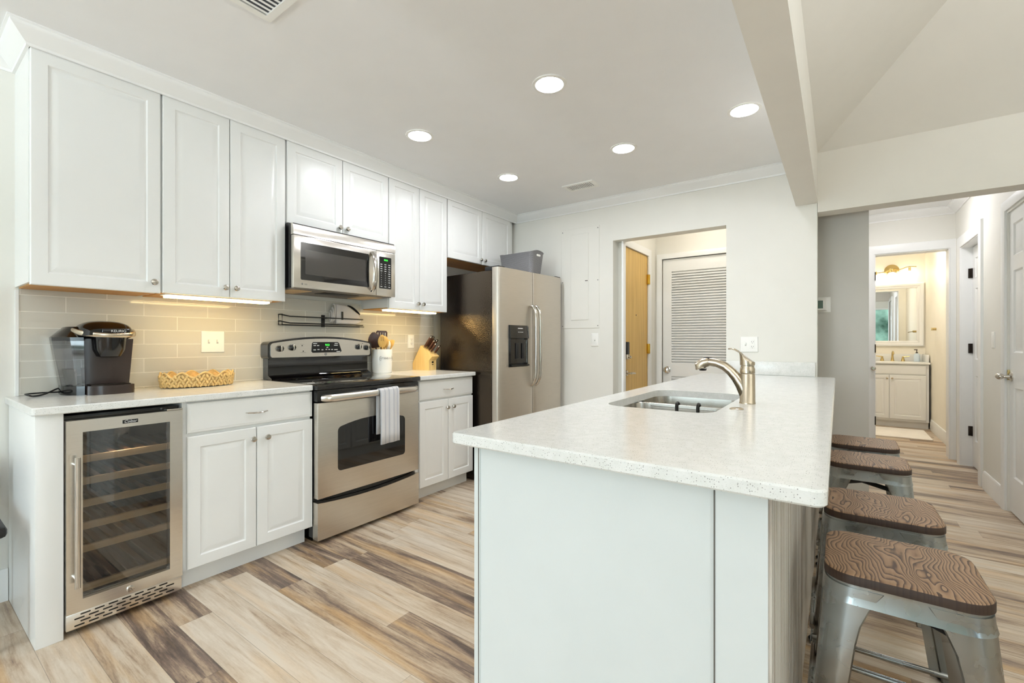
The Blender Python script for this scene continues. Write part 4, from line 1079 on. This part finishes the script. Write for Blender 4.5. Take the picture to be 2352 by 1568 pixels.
# black wire rack on the tiles with a folded cloth bag
XT = WX + .009
t = thing('wall_rack', 'black wire rail rack fixed to the tiles behind the range', 'rack', (XT, 1.885, 1.275))
m = MB(); ya, yb_, ymid = 1.562, 2.196, 1.885
for z, dx in ((1.333, .055), (1.288, .055)):
    m.tube([(XT + .002, ya, z + .012), (XT + .03, ya, z + .012), (XT + dx, ya + .012, z + .006), (XT + dx, ya + .05, z), (XT + dx, yb_ - .01, z), (XT + dx - .01, yb_, z), (XT + .01, yb_, z), (XT + .004, yb_ - .03, z)], .0042, 8)
m.tube([(XT + .004, ya, 1.276), (XT + .004, yb_, 1.276)], .003, 8).tube([(XT + .004, ya, 1.276), (XT + .055, ya + .004, 1.276), (XT + .058, yb_, 1.276)], .003, 8)
m.build('rails', 'wire', t)
m = MB(); m.loop([(XT + .003, ya, 1.276), (XT + .05, ya, 1.276), (XT + .05, ya, 1.347), (XT + .003, ya, 1.347)], .0035).build('end_loop', 'wire', t)
for y in (ymid,): MB().box(XT, XT + .006, y - .014, y + .014, 1.268, 1.356, .002).box(XT + .006, XT + .062, y - .005, y + .005, 1.328, 1.336).box(XT + .006, XT + .062, y - .005, y + .005, 1.272, 1.279).build('bracket', 'wire', t)
t = thing('folded_bag', 'folded pale cloth bag with black strap lying in the wire rack', 'bag', (XT + .03, 2.06, 1.2935))
m = MB(); rs = []
for k in range(13):
    u = k / 12; y = 1.965 + .215 * u; top = 1.441 - .022 * u - .055 * max(0, u - .45) / .55 - (.03 if u > .95 else 0); bot = 1.294 + (.018 * ((u - .8) / .2) if u > .8 else 0)
    hx_ = .019 if 0 < k < 12 else .012
    rs.append([(XT + .030 + p, y + .004 * math.sin(q * 40), q) for p, q in rrect(-hx_, hx_, bot, top, .011, 4)])
m.rings(rs).build('bag_body', 'rag', t)
for i in range(3):
    m = MB(); y = 1.955 - .013 * i; hh = .070 - .013 * i
    m.loop([(XT + .030 + .014 * math.cos(2 * PI * j / 16), y + .003 * math.sin(4 * PI * j / 16), 1.294 + hh + .005 + hh * math.sin(2 * PI * j / 16)) for j in range(16)], .005, 8); m.build('fold', 'rag', t)
MB().tube(curve_pts([(XT + .030, 2.075, 1.432), (XT + .030, 2.10, 1.426), (XT + .030, 2.14, 1.402), (XT + .03, 2.172, 1.372)], 5), .010, 8, flat=(.6, 1.5)).build('strap', 'blackmat', t)
MB().box(XT + .0495, XT + .054, 2.004, 2.018, 1.325, 1.385).build('clip', 'wire', t)
# ------------------------------------------------------------------ switches, sockets, panels on walls
def plate(name, label, mp, a, b_, wd, ht, kinds, cat, group=None, loc=None):
    t = thing(name, label, cat, mp(a, b_, 0.0), group)
    MB().panel(mp, a - wd / 2, a + wd / 2, b_ - ht / 2, b_ + ht / 2, [(0, .002), (.003, .006), (.005, .0065)], 0.0002).build('cover_plate', 'plastic', t)
    n = len(kinds)
    for i, k in enumerate(kinds):
        c = a + (i - (n - 1) / 2) * .046
        m = MB()
        if k == 's':
            m.panel(mp, c - .005, c + .005, b_ - .012, b_ + .012, [(0, .007), (.0005, .0072)], .006); m.build('toggle_slot', 'toggleshade', t, smooth=False)
            m = MB(); m.panel(mp, c - .0042, c + .0042, b_ - .002, b_ + .011, [(0, .008), (.001, .016)], .006); m.build('toggle', 'plastic', t)
        elif k == 'o':
            m.panel(mp, c - .017, c + .017, b_ - .034, b_ + .034, [(0, .0072), (.001, .0078)], .006); f = m.build('socket_face', 'plastic', t)
            m = MB()
            for q in (-.018, .018):
                m.panel(mp, c - .0078, c - .0058, b_ + q - .002, b_ + q + .007, [(0, .0082)], .0075).panel(mp, c + .0058, c + .0078, b_ + q - .002, b_ + q + .007, [(0, .0082)], .0075).panel(mp, c - .002, c + .002, b_ + q - .010, b_ + q - .006, [(0, .0082)], .0075)
            m.build('slots', 'slot', f, smooth=False)
        elif k == 'd':
            m.panel(mp, c - .016, c + .016, b_ - .033, b_ + .033, [(0, .008), (.002, .009)], .006); m.build('rocker', 'plastic', t)
    return t
plate('light_switch', 'double white switch plate on the tiles above the straw tray', PX(XT), 1.170, 1.163, .125, .128, 'ss', 'switch')
plate('power_outlet', 'white power outlet on the tiles left of the knife block', PX(XT), 2.722, 1.164, .072, .120, 'o', 'outlet')
plate('light_switch', 'single white light switch on the wall by the entry doorway', NY(FY), -1.822, 1.180, .074, .120, 's', 'switch')
plate('switch_outlet_plate', 'white combined switch and outlet plate on the wall behind the tap', NY(FY), -.549, 1.142, .122, .118, 'so', 'outlet')
plate('light_switch', 'narrow white switch beside the six-panel hall door', NX(HX), 4.850, 1.175, .075, .122, 'd', 'switch')
t = thing('thermostat', 'white thermostat with greenish screen on the shaded hall wall', 'thermostat', (-.085, 4.2, 1.44))
MB().panel(NY(4.2), -.16, -.045, 1.385, 1.50, [(0, .004), (.002, .006)], .0002).build('wall_plate', 'plastic', t)
MB().panel(NY(4.2), -.155, -.068, 1.398, 1.495, [(0, .022), (.004, .027)], .006).build('case', 'plastic', t)
MB().panel(NY(4.2), -.148, -.092, 1.415, 1.475, [(0, .0275)], .0265).build('screen', 'screen', t)
t = thing('electrical_panel', 'white painted electrical panel cover flush on the wall beside the refrigerator', 'panel', (-1.976, FY, 1.76))
MB().panel(NY(FY), -2.174, -1.778, 1.288, 2.234, [(0, .003), (.002, .005)], .0002).build('cover_plate', 'wall', t)
dd = MB().panel(NY(FY), -2.068, -1.884, 1.366, 2.176, [(0, .008), (.002, .010)], .0052).build('panel_door', 'wall', t)
MB().box(-1.918, -1.892, FY - .014, FY - .010, 1.728, 1.734).build('latch', 'slot', dd)
sc_ = MB()
for x in (-2.16, -1.792):
    for z in (1.31, 1.73, 2.21): sc_.cyl((x, FY - .0045, z), (x, FY - .0065, z), .005, n=10)
sc_.build('screws', 'inkgrey', t)

# ------------------------------------------------------------------ ceiling lamps and vents
def downlight(x, y, label, z=ZC, r=.066, grp='recessed kitchen lamps', lens='lens'):
    t = thing('recessed_light', label, 'ceiling light', (x, y, z), grp)
    MB().lathe([(r + .001, -.001), (r + .004, -.006), (r + .012, -.007), (r + .020, -.004), (r + .021, -.0005)], (x, y, z), 'Z', 36, (False, False)).build('trim_ring', 'plastic', t)
    MB().lathe([(r, -.0035), (r * .6, -.005), (.002, -.0055)], (x, y, z), 'Z', 32, (True, True)).build('lens', lens, t)
downlight(-1.177, 1.965, 'lit recessed ceiling lamp, biggest in view, above the front of the island')
downlight(-2.132, 1.982, 'lit recessed ceiling lamp in front of the cabinet above the microwave')
downlight(-1.165, 2.904, 'lit recessed ceiling lamp in the middle of the ceiling, behind the biggest one')
downlight(-.424, 2.816, 'lit recessed ceiling lamp close beside the dropped beam')
downlight(-2.106, 2.893, 'lit recessed ceiling lamp in front of the cabinets near the refrigerator')
def vent(label, x0, x1, y0, y1, n, along):
    t = thing('ceiling_vent', label, 'vent', ((x0 + x1) / 2, (y0 + y1) / 2, ZC), None)
    f = MB(); bw = .028
    f.box(x0, x1, y0, y0 + bw, ZC - .008, ZC - .0003).box(x0, x1, y1 - bw, y1, ZC - .008, ZC - .0003).box(x0, x0 + bw, y0 + bw, y1 - bw, ZC - .008, ZC - .0003).box(x1 - bw, x1, y0 + bw, y1 - bw, ZC - .008, ZC - .0003)
    f.build('frame', 'plastic', t); MB().box(x0 + bw, x1 - bw, y0 + bw, y1 - bw, ZC - .0015, ZC - .0003).build('backing', 'ventdark', t)
    s_ = MB()
    for k in range(n):
        if along == 'Y':
            x = x0 + bw + (k + .5) * (x1 - x0 - 2 * bw) / n; s_.prism([(x - .0035, ZC - .007), (x - .0025, ZC - .008), (x + .0025, ZC - .003), (x + .0015, ZC - .002)], 'Y', y0 + bw, y1 - bw)
        else:
            y = y0 + bw + (k + .5) * (y1 - y0 - 2 * bw) / n; s_.prism([(y - .006, ZC - .007), (y - .004, ZC - .008), (y + .005, ZC - .002), (y + .003, ZC - .001)], 'X', x0 + bw, x1 - bw)
    s_.build('louvres', 'plastic', t, smooth=False)
vent('white ceiling air vent near the far wall moulding', -1.868, -1.592, 3.318, 3.480, 13, 'Y')
vent('large white ceiling return vent above the coffee maker side', -1.860, -1.46, .52, .922, 14, 'Y')
def unseen_fixture(x, y, z, label, mat, r=.15, cat='ceiling light'):  # unseen fixtures, added to brighten hall, entry, bathroom and living room
    t = thing('unseen_ceiling_light', label, cat, (x, y, z))
    MB().lathe([(r * 1.05, -.0005), (r * 1.05, -.02), (r, -.022)], (x, y, z), 'Z', 32).build('base', 'plastic', t)
    MB().lathe([(r, -.022), (r * .9, -.05), (r * .5, -.075), (.004, -.082)], (x, y, z), 'Z', 32).build('shade', mat, t)
unseen_fixture(.40, 5.3, 2.5, 'unseen round ceiling light in the hallway', 'unseenhall', .19)
unseen_fixture(-1.0, 4.4, 2.455, 'unseen round ceiling light in the entry behind the far wall', 'unseenentry', .12)
unseen_fixture(.55, 7.3, 2.45, 'unseen added ceiling light in the bathroom', 'bathfill', .15)
unseen_fixture(1.9, -.6, zt, 'unseen added light on the high living-room ceiling', 'livfill', .30)
unseen_fixture(-1.5, -1.2, ZC, 'unseen added light on the low ceiling behind the kitchen', 'livfill', .22)

# ------------------------------------------------------------------ bar stools
def stool_proto():
    t = thing('bar_stool', '', 'stool', (0, 0, 0), 'metal bar stools along the island')
    ht = .150; zs = .598
    m = MB(); n = 6
    rs = []
    for a, z in ((.0, zs), (.0, zs + .0185), (.003, zs + .0225), (.010, zs + .0235)):
        rs.append([(x, y, z) for x, y in rrect(-ht + a, ht - a, -ht + a, ht - a, .058 - a, 8)])
    m.rings(rs).build('seat', 'oak', t, local=True, angle=50)
    # sheet-metal apron
    m = MB(); rs = []
    for a, z in ((-.004, zs - .0005), (-.004, zs - .010), (.004, zs - .045), (.008, zs - .045), (.0, zs - .010), (.0, zs - .0015)):
        rs.append([(x, y, z) for x, y in rrect(-ht - a + .004, ht + a - .004, -ht - a + .004, ht + a - .004, .060, 8)])
    m.rings(rs, (False, False)).build('apron', 'galv', t, local=True, angle=30)
    # legs: folded corner sheets that taper and splay
    for sx in (1, -1):
        for sy in (1, -1):
            m = MB(); rows = []
            NL = 14
            for i in range(NL + 1):
                u = i / NL; z = (zs - .008) * (1 - u)
                sp = ht - .0015 + .010 * u + .038 * u
                wing = .098
                if u > .04: wing = .034 + .030 * (1 - u) + .034 * max(0, 1 - u / .20) ** 2 
                rad = .056 * (1 - .55 * u)
                prof = []
                K = 5
                prof.append((sp - wing - rad * .2, sp))
                for k in range(K + 1):
                    a = R(90 - 90 * k / K); prof.append((sp - rad + rad * math.cos(a), sp - rad + rad * math.sin(a)))
                prof.append((sp, sp - wing - rad * .2))
                inner = [(px - .0035, py - .0035) for px, py in prof][::-1]
                rows.append([(sx * px, sy * py, z) for px, py in prof + inner])
            m.rings(rows).build('leg', 'galv', t, local=True, angle=40)
    zf = .215; q = ht + .048 * (1 - zf / zs) - .010 + .01
    for y in (-1, 1):
        MB().tube([(-q, y * q, zf), (q, y * q, zf)], .008, 10).build('footrest', 'galv', t, local=True)
        MB().tube([(y * q, -q, zf + .03), (y * q, q, zf + .03)], .008, 10).build('footrest', 'galv', t, local=True)
    zc = .522; c = .126
    m = MB()
    m.tube([(-c, -c, zc), (c, c, zc)], .010, 8, flat=(1.0, .35)).build('cross_brace', 'blackmat', t, local=True)
    m = MB(); m.tube([(-c, c, zc - .008), (c, -c, zc - .008)], .010, 8, flat=(1.0, .35)).build('cross_brace', 'blackmat', t, local=True)
    for sx in (1, -1):
        for sy in (1, -1):
            MB().ball((sx * (ht + .036), sy * (ht + .036), .008), .017, .017, .009, 10, 6).build('rubber_foot', 'blackmat', t, local=True)
    return t
def dup(root, loc, rz, label):
    r = root.copy(); C.objects.link(r); r.location = loc; r.rotation_euler = (0, 0, rz); r['label'] = label
    for ch in list(root.children):
        c = ch.copy(); C.objects.link(c); c.parent = r
    return r
P0 = stool_proto()
P0.location = (.122, 1.472, 0); P0['label'] = 'wood-seat metal bar stool with its legs in view, first from the island end'
dup(P0, (.110, 1.942, 0), R(1), 'second wood-seat bar stool from the near end of the island')
dup(P0, (.107, 2.666, 0), R(180), 'third wood-seat bar stool from the island end, dark cross brace showing')
dup(P0, (.108, 3.125, 0), R(-1), 'farthest wood-seat bar stool, only its seat showing beside the worktop')

# ------------------------------------------------------------------ bathroom
t = thing('bathroom_vanity', 'white bathroom vanity cabinet with two doors and tiled splash top', 'vanity', (.6, 8.32, 0))
VY = 8.05
MB().box(.16, .975, VY + .02, BB - .002, .09, .858).box(.16, .975, VY + .07, BB - .002, 0, .09).build('carcass', 'cab', t)
for a0, a1, kx in ((.20, .568, .545), (.572, .945, .600)):
    o = MB().panel(NY(VY), a0, a1, .115, .712, DP(.05), -.0195).build('door', 'cab', t, angle=20)
    MB().lathe([(.006, 0), (.012, .014), (.012, .02), (.003, .023)], (kx, VY, .665), '-Y', 14).build('knob', 'nickel', o)
MB().panel(NY(VY), .20, .945, .720, .845, SLAB, -.0195).build('drawer_front', 'cab', t, angle=20)
MB().box(.14, .985, VY - .015, BB - .002, .859, .885, .004).box(.14, .985, BB - .022, BB - .002, .885, .985, .003).box(.965, .985, VY + .1, BB - .022, .885, .985, .003).build('worktop', 'ceramic', t)
t = thing('bathroom_faucet', 'gold-toned widespread basin tap on the bathroom vanity', 'faucet', (.635, 8.48, .885))
MB().lathe([(.024, 0), (.018, .02), (.012, .07), (.012, .09)], (.635, 8.48, .885), 'Z').tube([(.635, 8.48, .97), (.635, 8.47, 1.0), (.635, 8.43, 1.02), (.635, 8.38, 1.01), (.635, 8.36, .985)], .011, 10).build('spout', 'antique', t)
for x, s in ((.52, -1), (.75, 1)):
    MB().lathe([(.024, 0), (.019, .02), (.012, .05), (.012, .065)], (x, 8.48, .885), 'Z').tube([(x, 8.48, .945), (x + s * .07, 8.47, .955)], [.008, .006], 8).build('handle', 'antique', t)
t = thing('soap_bottle', 'pale blue soap bottle with dark pump on the vanity', 'soap bottle', (.895, 8.46, .885))
MB().lathe([(.030, 0), (.034, .005), (.034, .085), (.026, .105), (.014, .115)], (.895, 8.46, .885), 'Z').build('bottle', 'soap', t)
MB().lathe([(.013, .115), (.013, .13), (.005, .132), (.005, .16)], (.895, 8.46, .885), 'Z', 14).box(.865, .903, 8.452, 8.468, 1.042, 1.055, .003).build('pump', 'amber', t)
t = thing('wall_mirror', 'white framed bathroom mirror over the vanity', 'mirror', (.6, BB, 1.1))
mp = NY(BB); a0, a1, b0, b1 = .26, .985, 1.096, 1.999
def frame4(m, mp, a0, a1, b0, b1, prof):
    def rect(i, d): return [mp(a0 + i, b0 + i, d), mp(a1 - i, b0 + i, d), mp(a1 - i, b1 - i, d), mp(a0 + i, b1 - i, d)]
    rs = [rect(i, d) for i, d in prof]; return m.rings(rs + [rs[0]], (False, False))
frame4(MB(), mp, a0, a1, b0, b1, [(0, .001), (0, .03), (.012, .038), (.035, .034), (.05, .022), (.062, .026), (.078, .014), (.078, .001)]).build('frame', 'trim', t)
MB().panel(mp, a0 + .07, a1 - .07, b0 + .07, b1 - .07, [(0, .008)], .001).build('glass', 'mirror', t, smooth=False)
t = thing('vanity_light', 'brass vanity light with wavy arm and three glowing glass shades', 'wall lamp', (.635, BB, 2.18))
MB().lathe([(.085, 0), (.085, .012), (.06, .03), (.02, .036)], (.635, BB, 2.195), '-Y', 28).build('canopy', 'antique', t)
MB().tube(curve_pts([(.36, BB - .07, 2.185), (.46, BB - .07, 2.165), (.55, BB - .07, 2.175), (.635, BB - .06, 2.205), (.72, BB - .07, 2.195), (.81, BB - .07, 2.225), (.90, BB - .07, 2.22)], 6), .006, 8).build('arm', 'antique', t)
for x, z in ((.452, 2.165), (.635, 2.19), (.827, 2.195)):
    MB().cyl((x, BB - .07, z + .02), (x, BB - .07, z - .03), .013).build('socket', 'antique', t)
    MB().lathe([(.020, -.03), (.045, -.042), (.058, -.075), (.056, -.105), (.050, -.115), (.002, -.112)], (x, BB - .07, z), 'Z', 24).build('shade', 'bulb', t)
t = thing('towel_bar', 'small brass towel arm on the bathroom side wall', 'towel bar', (BR, 7.6, 1.33))
MB().cyl((BR, 7.72, 1.32), (BR - .05, 7.72, 1.32), .016).tube([(BR - .045, 7.72, 1.32), (BR - .06, 7.6, 1.318), (BR - .075, 7.45, 1.312)], .008, 8).build('arm', 'antique', t)
tag(MB().box(.22, .905, 7.18, 7.90, .0005, .016, .006).build('bath_mat', 'mat'), 'white bath mat on the floor before the vanity', 'mat')

# ------------------------------------------------------------------ living-room furniture at the picture's edge and curtains
t = thing('dining_chair', 'dark rounded chair back just entering the picture beside the end panel', 'chair', (-2.72, .07, 0))
b = MB(); b.tube([(-2.93, .215, .655), (-2.93, .232, .650), (-2.93, .236, .60), (-2.93, .225, .48)], .020, 10).tube([(-2.93, -.19, .46), (-2.93, -.20, .60), (-2.93, -.19, .655), (-2.93, .0, .665), (-2.93, .215, .655)], .020, 10)
bmesh.ops.translate(b.bm, verts=b.bm.verts, vec=(0, .05, 0)); b.build('back_frame', 'blackmat', t); MB().box(-2.94, -2.92, -.13, .26, .50, .64, .008).build('backrest', 'blackmat', t)
MB().box(-2.95, -2.52, -.15, .285, .43, .475, .015).build('seat', 'blackmat', t)
for x in (-2.92, -2.55):
    for y in (-.12, .25): MB().cyl((x, y, .44), (x, y, .0), .017, .013, 10).build('leg', 'blackmat', t)
def curtain(label, axis, pos, a0, a1):
    m = MB(); n = 60; rs = []
    for z in (.03, 1.2, 2.38):
        r_ = []
        for k in range(n + 1):
            a = a0 + (a1 - a0) * k / n; o_ = .030 * math.sin(k * 1.05)
            r_.append((pos + o_, a, z) if axis == 'X' else (a, pos + o_, z))
        rs.append(r_)
    b_ = m.bm; V = [[b_.verts.new(p) for p in r_] for r_ in rs]
    for p, q in zip(V, V[1:]):
        for i in range(n): b_.faces.new((p[i], p[i + 1], q[i + 1], q[i]))
    o = m.build('curtain', 'curtain'); s = o.modifiers.new('s', 'SOLIDIFY'); s.thickness = .004
    tag(o, label, 'curtain')
curtain('white curtain at the far side of the living-room side window', 'X', XR - .08, -1.0, -.45)
curtain('white curtain at the near side of the living-room side window', 'X', XR - .08, -2.95, -2.4)

def added_uplight(x, y, label, power):  # invented lamp out of view, shining up to lift the ceilings
    t = thing('added_uplighter', label, 'added uplight', (x, y, 0))
    MB().lathe([(.15, 0), (.15, .015), (.03, .03), (.014, .04)], (x, y, 0), 'Z', 28).build('base', 'blackmat', t)
    MB().cyl((x, y, .03), (x, y, 1.46), .012).build('pole', 'blackmat', t)
    MB().lathe([(.03, 1.45), (.10, 1.475), (.20, 1.56), (.195, 1.562), (.09, 1.485), (.002, 1.47)], (x, y, 0), 'Z', 32).build('bowl', 'plastic', t)
    l = bpy.data.lights.new('added_uplighter_fill', 'AREA'); l.shape = 'DISK'; l.size = .30; l.energy = power; l.color = (.88, .94, 1.0)
    o = bpy.data.objects.new('added_uplighter_fill', l); C.objects.link(o); o.parent = t; o.location = (0, 0, 1.545); o.rotation_euler = (R(180), 0, 0)
added_uplight(-1.3, -2.5, 'unseen floor lamp added to light the kitchen ceiling', UPLIGHT)
added_uplight(1.9, .3, 'unseen floor lamp added to light the living-room ceiling', UPLIGHT * .8)
